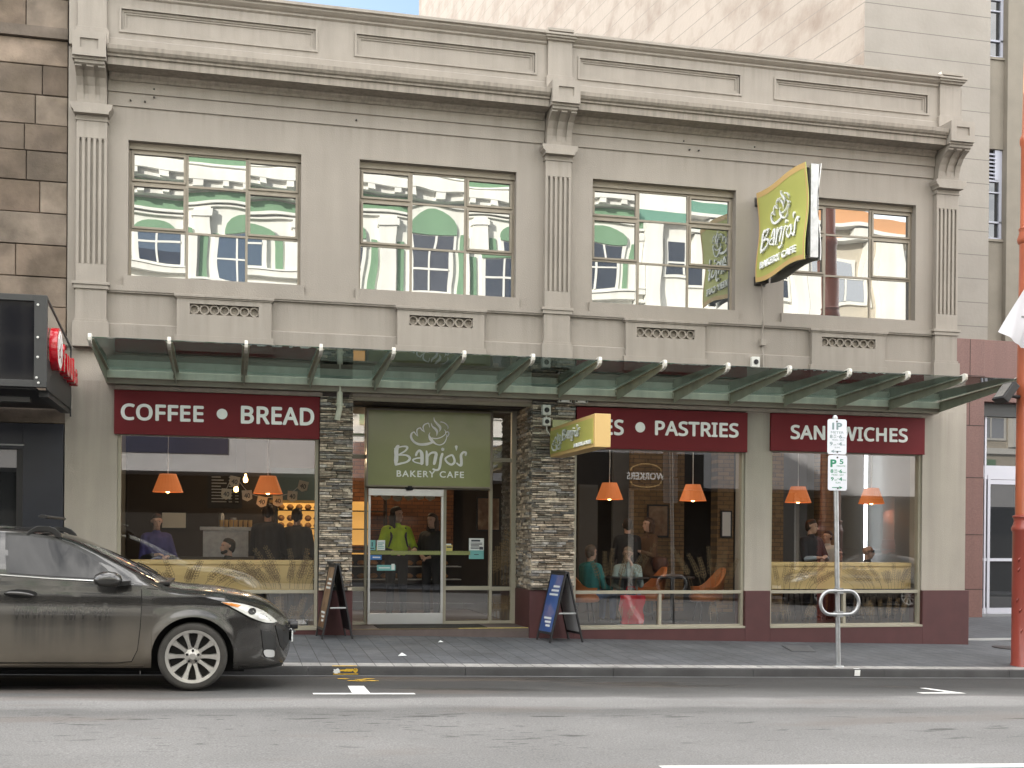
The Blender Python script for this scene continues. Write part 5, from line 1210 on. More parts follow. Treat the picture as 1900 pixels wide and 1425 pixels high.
psig(2.065, 2.528, [('P', .12, .44, .66, .88, .04), ('5', .60, .80, .75, .89, .025), ('MINUTE', .46, .90, .675, .715, 0), ('8', .13, .28, .495, .60, .025), ('30', .33, .47, .55, .60, 0), ('AM', .33, .47, .495, .535, 0), ('-', .50, .57, .54, .555, 0), ('6', .59, .75, .495, .60, .025), ('PM', .78, .92, .495, .53, 0), ('MON - SAT', .20, .82, .42, .465, 0), ('9', .15, .30, .275, .38, .025), ('AM', .33, .47, .28, .315, 0), ('-', .49, .56, .325, .34, 0), ('4', .57, .75, .275, .38, .025), ('PM', .78, .92, .28, .315, 0), ('SUN', .40, .65, .20, .245, 0)], m_sgreen, 'lower white five-minute sign in green print', 1)
# ------------------------------------------------------------------ orange street lamp post with banner
def lamp_post(loc):
    g = loc[2]; p = empty('street_lamp', loc, 'stout terracotta orange street lamp post with turned collars beside the kerb', 'street lamp')
    m_or = bpy.data.materials.get('terracotta_paint') or mat('terracotta_paint', (.40, .108, .050), .38, var=.08, vs=2, coat=.25, tint=(.30, .05, .035), ta=.35, ts=.9)
    m_or2 = bpy.data.materials.get('oxide_paint') or mat('oxide_paint', (.27, .052, .036), .35, var=.08, vs=3, coat=.3)
    x, y = loc[0], loc[1]; mb = MB()
    mb.lathe([(.235, g-.05), (.235, g+.02), (.225, g+.05), (.222, 1.55), (.235, 1.57), (.24, 1.6), (.225, 1.63), (.205, 1.70), (.21, 1.74), (.225, 1.755), (.225, 1.775), (.19, 1.79)], (x, y, 0), 32)
    for k in range(10):                                           # cast vine relief on the base
        z = .15+.14*k; a = R(205+18*math.sin(k*1.7)); mb.tube([(x+.222*math.cos(a), y+.222*math.sin(a), z), (x+.232*math.cos(a+.08), y+.232*math.sin(a+.08), z+.04), (x+.226*math.cos(a+.16), y+.226*math.sin(a+.16), z+.07)], [.004, .014, .005], 6)
    mb.build('base', m_or2, p, smooth=40)
    mb = MB(); mb.lathe([(.19, 1.79), (.185, 3.6), (.17, 5.2), (.168, 5.55), (.19, 5.57), (.20, 5.62), (.175, 5.70), (.175, 5.74), (.185, 5.76), (.162, 5.79), (.158, 6.9), (.176, 6.95), (.176, 7.02), (.15, 7.08), (.12, 8.6), (.07, 8.75)], (x, y, 0), 28); mb.build('shaft', m_or, p, smooth=40)
    mb = MB(); mb.tube([(x, y, 8.7), (x+.1, y, 8.95), (x+.5, y, 9.1), (x+.9, y, 9.05)], .04, 10); a = mb.build('arm', m_or, p, smooth=40)
    mb = MB(); mb.lathe([(.02, 9.06), (.1, 9.02), (.2, 8.9), (.19, 8.88), (0, 8.885)], (x+.95, y, 0), 20); mb.build('lantern', m_black, p, smooth=40)
    return p
LPX, LPY = 10.84, -2.72
lp = lamp_post((LPX, LPY, gz(LPX, LPY)))
for k, (x, y) in enumerate(((10.9, -16.0), (17.6, -16.0))):
    c = copy_tree(lp); c.location = (x, y, gz(LPX, LPY)); c['label'] = ['terracotta lamp post across the street, mirrored behind the seated women', 'terracotta lamp post across the street, mirrored in the far right upstairs window'][k]
    c['group'] = 'terracotta street lamps'
lp['group'] = 'terracotta street lamps'
fl = empty('street_banner', (LPX-.2, LPY-.1, 4.6), 'white cloth banner blowing out from the orange lamp post', 'banner')
A_, B_, C_, D_ = Vector((10.90, LPY-.24, 5.42)), Vector((10.15, LPY-.26, 4.26)), Vector((10.60, LPY-.27, 4.05)), Vector((10.98, LPY-.25, 5.0))
def flg(u, v):
    p = A_.lerp(B_, u).lerp(D_.lerp(C_, u), v); w = .04*math.sin(7*v+2.5*u)*u+.018*math.sin(16*v-5*u)*u
    e = .05*math.sin(math.pi*v)*u
    return (p.x+e*.5, p.y+w, p.z-e)
m_cloth = mat('white_banner_cloth', (.52, .51, .54), .75, var=.04)
mb = MB(); mb.grid(28, 22, flg); mb.build('cloth', m_cloth, fl, smooth=True)
mb = MB(); bf2 = lambda u, v, n: (lambda q: (q[0], q[1]-.004, q[2]))(flg(u, v))
for st in ([(.62, .35, .02), (.66, .42, .05), (.70, .38, .03), (.67, .50, .03)], [(.60, .42, .02), (.68, .56, .04), (.76, .54, .02)], [(.72, .30, .02), (.70, .45, .03), (.76, .62, .02)], [(.78, .60, .02), (.80, .68, .02)]): stroke(mb, st, bf2, .001)
mb.build('print', mat('grey_print', (.18, .17, .18), .7), fl)
mb = MB(); mb.tube([(LPX, LPY-.2, 5.45), (LPX+.75, LPY-.2, 5.45)], .015, 8); mb.tube([(LPX, LPY-.2, 5.45), (LPX, LPY-.05, 5.45)], .012, 6); mb.build('banner_rod', m_steel, fl)
sp = empty('floodlight', (10.45, -2.7, 3.4), 'black angular floodlight clamped on the side of the orange lamp post', 'floodlight')
M = Matrix.Translation((10.44, -2.72, 3.47)) @ Matrix.Rotation(R(38), 4, 'Y')
mb = MB(); mb.box(-.055, .055, -.13, .13, -.15, .15, M=M); mb.build('housing', m_black, sp, bevel=.01)
mb = MB(); mb.box(-.061, -.0552, -.10, .10, -.12, .12, M=M); mb.build('lens', mat('floodlight_lens', (.12, .11, .10), .2), sp)
mb = MB(); mb.tube([(10.47, -2.72, 3.44), (10.60, -2.72, 3.42), (10.70, -2.72, 3.42)], .025, 8); mb.build('bracket', m_black, sp)
# tuft of grass at the post
mb = MB(); rg = random.Random(3)
for k in range(260):
    a = rg.uniform(0, 6.28); r_ = rg.uniform(.2, .36); x, y = LPX+.18+r_*math.cos(a)*.7, LPY-.05+r_*math.sin(a)*.6; z = gz(x, y); h = rg.uniform(.04, .14); dx, dy = rg.uniform(-.05, .05), rg.uniform(-.05, .05)
    mb.add([(x-.004, y, z), (x+.004, y, z), (x+dx, y+dy, z+h)], [(0, 1, 2)])
tag(mb.build('grass', mat('weed_green', (.12, .17, .03), .8, var=.2, vs=8)), 'small tuft of green weeds at the foot of the orange lamp post', 'grass', kind='stuff')
# litter
mb = MB()
for k, (x, y, s_) in enumerate(((2.9, -.75, .035), (2.15, -2.2, .04), (2.2, -2.25, .025), (1.75, -.12, .02), (5.9, -.9, .018), (3.3, -3.5, .02), (3.55, -3.45, .018))):
    pass
for k, (x, y, s_) in enumerate(((2.9, -.75, .035), (2.15, -2.2, .05))):
    mb = MB(); z = gz(x, y); mb.add([(x-s_, y, z+.003), (x, y-s_, z+.01), (x+s_*1.3, y, z+.006), (x+.2*s_, y+s_, z+.02), (x, y, z+s_*.9)], [(0, 1, 4), (1, 2, 4), (2, 3, 4), (3, 0, 4)])
    tag(mb.build('litter', m_paper), ['crumpled white paper scrap on the pavement in front of the sliding door', 'flat torn paper scrap on the pavement closer to the kerb'][k], 'litter')
# ------------------------------------------------------------------ A-frame boards
m_post1 = mat('brown_poster', (.16, .085, .045), .4, var=.3, vs=6, tint=(.35, .25, .16), ta=.8, ts=4)
m_post2 = mat('blue_poster', (.035, .09, .28), .35, var=.2, vs=4, tint=(.30, .20, .22), ta=.9, ts=2.2)
def aframe(label, cx, cy, rz, spread, H_, depth, post, inner, grp):
    t = empty('pavement_sign', (cx, cy, gz(cx, cy)), label, 'pavement sign', grp, local=True); t.rotation_euler = (0, 0, rz)
    a = math.atan2(spread/2-.02, H_)
    for s in (-1, 1):
        M = Matrix.Translation((s*.02, 0, H_)) @ Matrix.Rotation(-s*a, 4, 'Y'); L_ = H_/math.cos(a)
        mb = MB(); w = .035
        for q in (-1, 1): mb.box(-.012, .012, q*depth/2-(w if q > 0 else 0), q*depth/2+(0 if q > 0 else w), -L_, 0, M=M)
        mb.box(-.012, .012, -depth/2+w, depth/2-w, -w, 0, M=M); mb.box(-.012, .012, -depth/2+w, depth/2-w, -L_+.12, -L_+.12+w, M=M)
        fr_ = mb.build('frame', m_black, None, bevel=.003); fr_.parent = t
        mb = MB(); mb.box(-.006, .006, -depth/2+w, depth/2-w, -L_+.12+w, -w, M=M); bd = mb.build('board', m_black if s < 0 else inner, None); bd.parent = t
        mb = MB(); x = s*.0062
        mb.box(min(x, x+s*.003), max(x, x+s*.003), -depth/2+w, depth/2-w, -L_+.12+w, -w, M=M); ps = mb.build('poster', post, None); ps.parent = bd
        mb = MB()
        if s < 0:
            pf = lambda u, v, n: M @ Vector((-.0095-n, -u, v))
            for k in range(3): mb.box(-.0108, -.0096, -.16, .05+.04*k, -.22-.06*k, -.19-.06*k, M=M)
            l_ = mb.build('print', m_paper, None); l_.parent = ps; mb = MB()
            for k in range(3): mb.box(-.0108, -.0096, -.12, .03+.05*k, -.80+.055*k, -.77+.055*k, M=M)
            l_ = mb.build('print', m_paper, None); l_.parent = ps
    mb = MB(); z = H_*.42; q = spread/2*(1-.42)+.01
    for y in (-depth/2+.015,): mb.tube([(-q*.75, y, z), (q*1.0, y, z)], .012, 6)
    o = mb.build('stay_bar', m_alu, None); o.parent = t
    mb = MB(); mb.box(-.035, .035, -depth/2, depth/2, H_-.005, H_+.025); o = mb.build('hinge_cap', m_black, None, bevel=.006); o.parent = t
aframe('black A-frame pavement sign with brown poster by the left stone pillar', 1.46, -.36, R(6), .42, 1.02, .50, m_post1, m_black, 'A-frame signs either side of the entrance')
aframe('taller-looking black A-frame pavement sign with blue poster by the right stone pillar', 4.72, -.42, R(9), .52, 1.0, .50, m_post2, mat('white_board', (.38, .38, .39), .5), 'A-frame signs either side of the entrance')
# ------------------------------------------------------------------ inside the cafe
IR = empty('cafe_interior', (4.7, 4, 0), 'dim cafe interior behind the shop windows with dark walls and tan brick piers', 'room')
m_iw = mat('dark_brown_wall', (.045, .034, .028), .8, var=.15, vs=2); m_ig = mat('grey_interior_wall', (.13, .125, .12), .8, var=.1, vs=1.5)
m_tan = mat('tan_brick', (.30, .19, .085), .85, var=.25, vs=9) if 'tan_brick' not in bpy.data.materials else bpy.data.materials['tan_brick']
def brick_m(name, c1, c2, mort):
    m = paver_mat(name, c1, c2, mort, bw=.23, rh=.076, rot=0, mort_size=.008); nt = m.node_tree
    mp = [n for n in nt.nodes if n.type == 'MAPPING'][0]; mp.inputs['Rotation'].default_value = (R(90), 0, 0); return m
m_tanb = brick_m('tan_brickwork', (.26, .16, .07), (.20, .12, .055), (.12, .085, .05)); m_warmb = brick_m('warm_brickwork', (.28, .11, .045), (.20, .08, .035), (.10, .05, .03))
mb = MB(); mb.box(-1.88, 11.2, 6.7, 6.98, .076, 3.4); mb.build('back_wall', m_iw, IR)
mb = MB(); mb.box(2.0, 4.4, 6.3, 6.6998, .0765, 3.3); mb.build('brick_wall', m_warmb, IR)
mb = MB(); mb.box(-1.88, 11.2, .34, 6.6998, 3.38, 3.5); mb.build('ceiling', m_iw, IR)
mb = MB(); mb.box(-1.88, 1.7, .34, 6.69, -.1, .0755); mb.box(4.4, 11.2, .34, 6.69, -.2, .0755); mb.build('floor', mat('dark_floor', (.05, .04, .035), .5, var=.1, vs=3), IR)
mb = MB()
for x in (8.9, 9.9, 11.0): mb.box(x-.16, x+.16, 3.2, 3.5, .076, 3.38)
mb.box(7.2, 8.25, 3.6, 3.9, .076, 3.38); mb.build('brick_pier', m_tanb, IR)
mb = MB(); mb.box(6.9, 7.1992, 3.7, 3.8, .076, 3.38); mb.box(9.3, 9.6, 3.6, 3.7, .076, 3.38); mb.box(10.1, 10.75, 3.6, 3.7, .076, 3.38); mb.box(6.25, 6.6, 3.7, 3.8, .076, 2.4); mb.build('partition', m_ig, IR)
mb = MB(); mb.box(11.02, 11.06, 1.95, 1.99, 1.0, 3.2); mb.build('reflection_strip', mat('reflection_glow', (.8, .8, .8), .5, emit=(.85, .93, 1), es=2.2), IR)  # added glowing strip imitates a pale upright reflection in the glass
mb = MB(); mb.box(.75, 1.70, 4.3, 4.36, 2.05, 2.62, 0); mb.box(.72, 1.73, 4.29, 4.2998, 2.0, 2.05, 1)
o = mb.build('menu_screen', [mat('blue_grey_screen', (.10, .15, .17), .4), m_limeb], None); tag(o, 'blue-grey menu screen with gold lower edge behind the bunting', 'screen')
mb = MB(); mb.box(-.35, .25, 4.8, 4.85, 1.9, 2.55); o = mb.build('menu_board', m_black, None); tag(o, 'black menu board with rows of small white print at the back of the left window', 'menu board')
mb = MB()
for k in range(9):
    z = 2.45-.055*k; mb.box(-.28, -.28+.16+.05*(k % 3), 4.79, 4.7995, z, z+.018)
    for q in range(2): mb.box(.02+.11*q, .08+.11*q, 4.79, 4.7995, z, z+.018)
mb.build('menu_print', m_paper, o)
m_warm = mat('lit_warm_shelf', (.6, .35, .1), .6, emit=(1, .50, .12), es=.15); m_bread = mat('bread_crust', (.36, .18, .06), .7, var=.25, vs=14)
DC = empty('display_counter', (2.4, 4.6, .08), 'bakery display counter with warmly lit shelves of bread behind the door', 'counter')
mb = MB(); mb.box(.4, 4.3, 4.6, 5.2, .076, .45); mb.box(.4, 4.3, 4.6, 5.2, 1.12, 1.17); mb.box(.4, 4.3, 5.12, 5.2, .4502, 1.1198); mb.build('cabinet', m_iw, DC)
mb = MB()
for z in (.62, .86): mb.box(.45, 4.25, 4.65, 5.1, z, z+.015)
mb.build('shelf', m_alu, DC)
mb = MB(); mb.box(.5, 4.2, 4.68, 4.70, 1.09, 1.115); mb.build('shelf_light', m_warm, DC)
mb = MB(); r = random.Random(2)
for z in (.65, .89):
    for k in range(16):
        M = Matrix.Translation((.65+.22*k, 4.85, z+.04)) @ Matrix.Diagonal((.09, .12, .05, 1)); mb.lathe([(0, -1), (.6, -.8), (1, 0), (.6, .8), (0, 1)], seg=10, M=M)
mb.build('bread', m_bread, DC, smooth=True)
RK = empty('bread_rack', (1.5, 6.2, .08), 'tall rack of loaves glowing under warm light at the back of the shop', 'rack')
mb = MB()
for x0, x1 in ((.9, 2.0), (2.3, 3.0)):
    for z in (1.2, 1.55, 1.9): mb.box(x0, x1, 5.9, 6.2, z, z+.02)
    for x in (x0, x1): mb.box(x-.015, x+.015, 5.9, 6.2, .076, 2.2)
mb.build('frame', m_black, RK)
mb = MB(); mb.box(.95, 1.95, 6.2002, 6.25, 1.25, 2.1); mb.box(2.35, 2.7, 6.2002, 6.25, 1.25, 2.1); mb.build('lit_panel', m_warm, RK)
mb = MB()
for z in (1.27, 1.42, 1.62, 1.76, 1.97):
    for k in range(6): M = Matrix.Translation((1.0+.17*k, 6.05, z)) @ Matrix.Diagonal((.07, .13, .06, 1)); mb.lathe([(0, -1), (.6, -.8), (1, 0), (.6, .8), (0, 1)], seg=10, M=M)
mb.build('bread', m_bread, RK, smooth=True)
CM = empty('coffee_machine', (.0, 3.7, 1.1), 'coffee machine and shelves of glasses on the back bench in the left window', 'coffee machine')
mb = MB(); mb.box(-1.2, .9, 3.6, 4.2, .076, 1.05); mb.build('bench', m_ig, CM)
mb = MB(); mb.box(-.4, .35, 3.65, 4.1, 1.0502, 1.5); mb.box(-.45, .4, 3.6, 4.15, 1.5002, 1.56); mb.lathe([(.05, 1.56), (.05, 1.75), (.03, 1.8)], (-.1, 3.9, 0), 10); mb.lathe([(.05, 1.56), (.05, 1.72)], (.1, 3.9, 0), 10); mb.build('machine', m_steel, CM, smooth=40)
mb = MB()
for k in range(7): mb.lathe([(.03, 1.561), (.035, 1.68)], (.15+.08*k-.25, 3.75, 0), 8)
mb.build('glasses', m_limeb, CM, smooth=40)
# wooden window benches just behind the glass
m_wood = mat('pale_timber', (.78, .58, .27), .45, var=.10, vs=1.5, streak=.0)
def bench(x0, x1, label):
    t = empty('window_bench', ((x0+x1)/2, .4, .5), label, 'bench', 'timber window benches')
    mb = MB(); mb.box(x0, x1, .22, .26, .635, 1.0); mb.build('front_panel', m_wood, t, bevel=.003)
    mb = MB(); mb.box(x0-.0, x1, .20, .62, 1.0002, 1.06); mb.build('bench_top', m_wood, t, bevel=.004)
    for x in (x0+.1, x1-.1): mb = MB(); mb.box(x-.03, x+.03, .3, .5, .076, .999); mb.build('leg', m_black, t)
bench(-1.42, 1.21, 'pale timber bench panel running behind the left shop window above the car bonnet')
bench(8.29, 10.85, 'pale timber bench panel running behind the right shop window under SANDWICHES')
# pendant lamps
m_shade = mat('orange_shade', (.50, .16, .06), .6, var=.05, vs=5, emit=(.75, .20, .05), es=.10); m_bulb = mat('lit_bulb', (1, .8, .5), .4, emit=(1, .55, .18), es=4)
def pendant():
    t = empty('pendant_lamp', (0, 0, 0), 'x', 'lamp', 'orange pendant lamps in the shop windows', local=True)
    mb = MB(); seg = 48; P = []
    for k in range(seg):
        a = 2*math.pi*k/seg; q = 1+.015*(k % 2); P.append((math.cos(a)*q, math.sin(a)*q))
    vs = [(.118*c, .118*s_, 2.315) for c, s_ in P]+[(.218*c, .218*s_, 2.045) for c, s_ in P]+[(.214*c, .214*s_, 2.045) for c, s_ in P]+[(.114*c, .114*s_, 2.315) for c, s_ in P]
    mb.add(vs, [(i+j*seg, (i+1) % seg+j*seg, (i+1) % seg+(j+1)*seg, i+(j+1)*seg) for j in range(3) for i in range(seg)]+[tuple(range(seg))])
    o = mb.build('lamp_shade', m_shade, None); o.parent = t
    mb = MB(); mb.tube([(0, 0, 2.315), (0, 0, 3.38)], .006, 6); o = mb.build('cord', m_paper, None); o.parent = t
    mb = MB(); mb.lathe([(0, 2.03), (.025, 2.04), (.036, 2.075), (.028, 2.12), (.015, 2.15), (.015, 2.2)], seg=12); o = mb.build('bulb', m_bulb, None, smooth=True); o.parent = t
    return t
pt = pendant()
lab = ['orange pendant lamp at the left of the COFFEE window, above the car roof', 'orange pendant lamp behind the bunting in the COFFEE and BREAD window', 'orange pendant lamp beside the hanging sign, over the seated women', 'orange pendant lamp over the empty orange chair in the PASTRIES window', 'orange pendant lamp left of the parking sign pole in the SANDWICHES window', 'orange pendant lamp right of the parking sign pole in the SANDWICHES window']
for k, x in enumerate((-.86, .59, 6.0, 7.44, 9.33, 10.70)):
    o = pt if k == 0 else copy_tree(pt); o.location = (x, 1.2, 0); o['label'] = lab[k]
# recessed ceiling lights and framed pictures
for k, (x, y) in enumerate(((-.9, 1.9), (.25, 2.3), (1.0, 1.8), (5.6, 2.0), (6.6, 2.6), (8.8, 2.2), (10.2, 2.0))):
    mb = MB(); mb.lathe([(0, 3.374), (.06, 3.372), (.075, 3.374), (.08, 3.379)], (x, y, 0), 20)
    o = mb.build('ceiling_light', mat('lit_downlight', (.8, .8, .8), .5, emit=(1, .95, .85), es=1.5) if k == 0 else bpy.data.materials['lit_downlight'], None); tag(o, 'small round recessed light in the cafe ceiling behind the shop glass', 'light', 'recessed ceiling lights')
for k, (x, y, z, w, h, l) in enumerate(((-1.0, 6.68, 1.7, .5, .35, 'small pale framed notice on the back wall of the left window'), (5.2, 6.68, 1.9, .5, .7, 'framed print on the dark back wall behind the teal-coated woman'), (7.72, 3.58, 1.75, .42, .6, 'framed print on the brick pier in the PASTRIES window'), (8.9, 3.18, 1.7, .22, .5, 'narrow framed print on the left brick pier of the SANDWICHES window'))):
    t = empty('framed_picture', (x, y, z), l, 'picture')
    mb = MB(); mb.box(x-w/2, x+w/2, y-.03, y, z-h/2, z+h/2); mb.build('frame', m_black, t)
    mb = MB(); mb.box(x-w/2+.03, x+w/2-.03, y-.033, y-.0302, z-h/2+.03, z+h/2-.03); mb.build('print', (m_paper, m_post1, m_post1, m_paper)[k], t)
# bunting
BN = empty('bunting', (.6, 1.5, 2.3), 'string of cream pennants printed with the number 40 looping across the left window', 'bunting')
def pennants(pts, y, root, num=True):
    mb = MB(); mb.tube([(x, y+.004, z+.075) for x, z in crom(pts, 5)], .004, 5); mb.build('cord', m_paper, root)
    m_pen = bpy.data.materials.get('cream_pennant') or mat('cream_pennant', (.62, .58, .47), .8)
    for x, z in pts:
        w, h = .075, .085; a = R(random.uniform(-14, 14)); c, s_ = math.cos(a), math.sin(a)
        fr_ = lambda u, v, n: (x+u*c-v*s_, y-n, z+u*s_+v*c)
        P = [(-w, h), (w, h), (w, -h*.55), (w*.5, -h*.8), (0, -h), (-w*.5, -h*.8), (-w, -h*.55)]
        mb = MB(); mb.add([fr_(u, v, 0) for u, v in P]+[fr_(u, v, .003) for u, v in P], [tuple(range(7)), tuple(range(13, 6, -1))]+[(i, (i+1) % 7, (i+1) % 7+7, i+7) for i in range(7)]); p = mb.build('pennant', m_pen, root)
        if num: mb = MB(); put_text(mb, '40', lambda u, v, n: fr_(u, v, n+.0031), -.045, .045, -.035, .04, .02, 1, .001); mb.build('number', m_ink, p)
pennants([(-.02, 2.04), (.10, 2.23), (.29, 2.02), (.51, 1.93), (.75, 1.945), (.97, 2.02), (1.13, 2.18)], 1.5, BN)
BN2 = empty('bunting', (2.7, 1.5, 2.2), 'second string of pennants hanging just inside the sliding door', 'bunting'); pennants([(2.25, 2.12), (2.42, 2.07), (2.6, 2.05), (2.78, 2.07), (2.95, 2.08), (3.12, 2.07)], 1.5, BN2, False)
bl = 'bare filament bulbs in the left window'
for k, (x, y, z) in enumerate(((.13, 2.2, 2.16), (.28, 2.6, 2.33))):
    t = empty('filament_bulb', (x, y, z), ['bare glowing filament bulb, the lower one among the pennants', 'bare glowing filament bulb, the higher one among the pennants'][k], 'bulb', bl)
    mb = MB(); mb.lathe([(0, z-.06), (.03, z-.05), (.038, z-.01), (.015, z+.05), (.015, z+.08)], (x, y, 0), 12); mb.build('globe', m_bulb, t, smooth=True)
    mb = MB(); mb.tube([(x, y, z+.08), (x, y, 3.38)], .004, 5); mb.build('cord', m_black, t)
# furniture
m_orange = mat('tan_orange_leather', (.50, .17, .05), .45, var=.12, vs=7)
def tub_chair():
    t = empty('tub_chair', (0, 0, 0), 'x', 'chair', 'orange tub chairs at the cafe tables', local=True)
    mb = MB()
    def P(u, v):
        a = R(-120+240*u); r = .27+.05*v; h = .42+(.14+.32*max(0, math.cos(a))**1.5)*v; return (r*math.cos(a), r*math.sin(a), h)
    mb.grid(24, 6, P); mb.grid(24, 6, lambda u, v: (lambda q: (q[0]*.84, q[1]*.84, q[2]+.0))(P(1-u, v)))
    for k in range(24):
        a, b = P(k/24, 1), P((k+1)/24, 1); mb.add([a, b, (b[0]*.84, b[1]*.84, b[2]), (a[0]*.84, a[1]*.84, a[2])], [(0, 1, 2, 3)])
    o = mb.build('backrest', m_orange, None, smooth=40); o.parent = t
    mb = MB(); mb.lathe([(0, .33), (.25, .33), (.275, .37), (.275, .42), (.25, .455), (0, .46)], seg=28); o = mb.build('seat', m_orange, None, smooth=40); o.parent = t
    for a in (45, 135, 225, 315): mb = MB(); c, s_ = math.cos(R(a)), math.sin(R(a)); mb.tube([(.16*c, .16*s_, .33), (.22*c, .22*s_, 0)], [.018, .012], 8); o = mb.build('leg', m_black, None); o.parent = t
    return t
tc_ = tub_chair()
for k, (x, y, rz, l) in enumerate(((7.62, 1.05, 0, 'empty orange tub chair under the right pendant of the PASTRIES window'), (5.50, 1.0, 180, 'orange tub chair under the woman in the teal coat'), (6.72, 1.35, 0, 'orange tub chair behind the woman in the pale cardigan'))):
    o = tc_ if k == 0 else copy_tree(tc_); o.location = (x, y, .076); o.rotation_euler = (0, 0, R(rz)); o['label'] = l
def table(x, y, label):
    t = empty('cafe_table', (x, y, .076), label, 'table')
    mb = MB(); mb.lathe([(0, .70), (.36, .70), (.37, .715), (.36, .73), (0, .73)], (x, y, .076), 32); mb.build('tabletop', m_black, t)
    mb = MB(); mb.lathe([(.24, 0), (.23, .02), (.035, .04), (.03, .699)], (x, y, .076), 20); mb.build('pedestal', m_black, t)
table(6.15, .78, 'small round dark table between the two seated women'); table(7.05, 1.1, 'small round dark table beside the empty orange chair')
def stool(x, y, label):
    t = empty('bar_stool', (x, y, .076), label, 'stool', 'dark bar stools at the window benches')
    mb = MB(); mb.lathe([(0, .62), (.16, .62), (.17, .64), (.16, .66), (0, .665)], (x, y, .076), 20); mb.build('seat', m_black, t)
    for a in (45, 135, 225, 315): mb = MB(); c, s_ = math.cos(R(a)), math.sin(R(a)); mb.tube([(x+.11*c, y+.11*s_, .70), (x+.19*c, y+.19*s_, .076)], .014, 6); mb.build('leg', m_black, t)
stool(9.95, .95, 'dark bar stool below the right bench, left of the man with glasses'); stool(10.5, .95, 'dark bar stool at the far right of the right bench'); stool(9.1, .95, 'dark bar stool behind the parking sign pole'); stool(-.2, .95, 'dark bar stool at the middle of the left bench')
mb = MB(); r = random.Random(4)
mb.grid(8, 8, lambda u, v: (5.98+.36*u+.02*math.sin(9*v), .47+.03*math.sin(7*u+5*v), .09+.44*v)); mb.grid(8, 8, lambda u, v: (5.98+.36*(1-u)+.02*math.sin(9*v), .57-.03*math.sin(7*u+5*v), .09+.44*v))
mb.tube([(6.05, .52, .52), (6.08, .52, .66), (6.2, .52, .66), (6.24, .52, .52)], .008, 6)
mb.box(5.99, 6.33, .48, .56, .08, .095); tag(mb.build('shopping_bag', m_red, smooth=60), 'bright red shopping bag on the floor beneath the seated women', 'bag')
mb = MB(); mb.tube([(5.28, 1.9, .5), (5.27, 1.9, 1.5), (5.25, 1.85, 1.75)], .012, 6); 
for k in range(16):
    a = k*2.4; z = .9+.06*k; mb.tube([(5.27, 1.9, z), (5.27+.14*math.cos(a), 1.9+.14*math.sin(a), z+.12), (5.27+.22*math.cos(a), 1.9+.22*math.sin(a), z+.22)], [.006, .01, .002], 5)
mb.lathe([(.12, .08), (.16, .5)], (5.27, 1.9, 0), 12); tag(mb.build('dried_plant', m_wheat), 'tall vase of dried stems at the left edge of the PASTRIES window', 'plant')
bx = MB(); bx.box(6.0, 6.45, 6.5, 6.69, 1.0, 2.3); tag(bx.build('lit_fridge', mat('lit_fridge_front', (.5, .5, .4), .5, emit=(.9, .85, .6), es=.5)), 'pale lit drinks fridge at the back of the cafe', 'fridge')
# ------------------------------------------------------------------ people
def capsule(mb, p, q, r0, r1, seg=14):
    p, q = Vector(p), Vector(q); d = q-p; l = d.length
    M = Matrix.Translation(p) @ (d.to_track_quat('Z', 'Y').to_matrix().to_4x4() if l > 1e-6 else Matrix())
    P = [(r0*math.cos(R(a)), -r0*math.sin(R(a))) for a in (89, 60, 30, 0)]+[(r1*math.cos(R(a)), l+r1*math.sin(R(a))) for a in (0, 30, 60, 89)]
    mb.lathe(P, seg=seg, M=M)
def blob(name, caps, m, parent, voxel=.011, sm=4, squash=None):
    mb = MB()
    for c in caps: capsule(mb, *c)
    o = mb.build(name, m, None, weld=False)
    r = o.modifiers.new('r', 'REMESH'); r.mode = 'VOXEL'; r.voxel_size = voxel; r.use_smooth_shade = True
    s_ = o.modifiers.new('s', 'SMOOTH'); s_.iterations = sm; s_.factor = .5
    me = bpy.data.meshes.new_from_object(o.evaluated_get(bpy.context.evaluated_depsgraph_get()))
    old = o.data; o.modifiers.clear(); o.data = me; bpy.data.meshes.remove(old); me.materials.clear(); me.materials.append(m); me.name = name
    me.polygons.foreach_set('use_smooth', [True]*len(me.polygons))
    o.parent = parent; return o
m_skin = mat('skin', (.54, .35, .27), .55); m_eye = mat('dark_eye', (.02, .015, .012), .3); m_lip = mat('lip', (.32, .13, .11), .5)
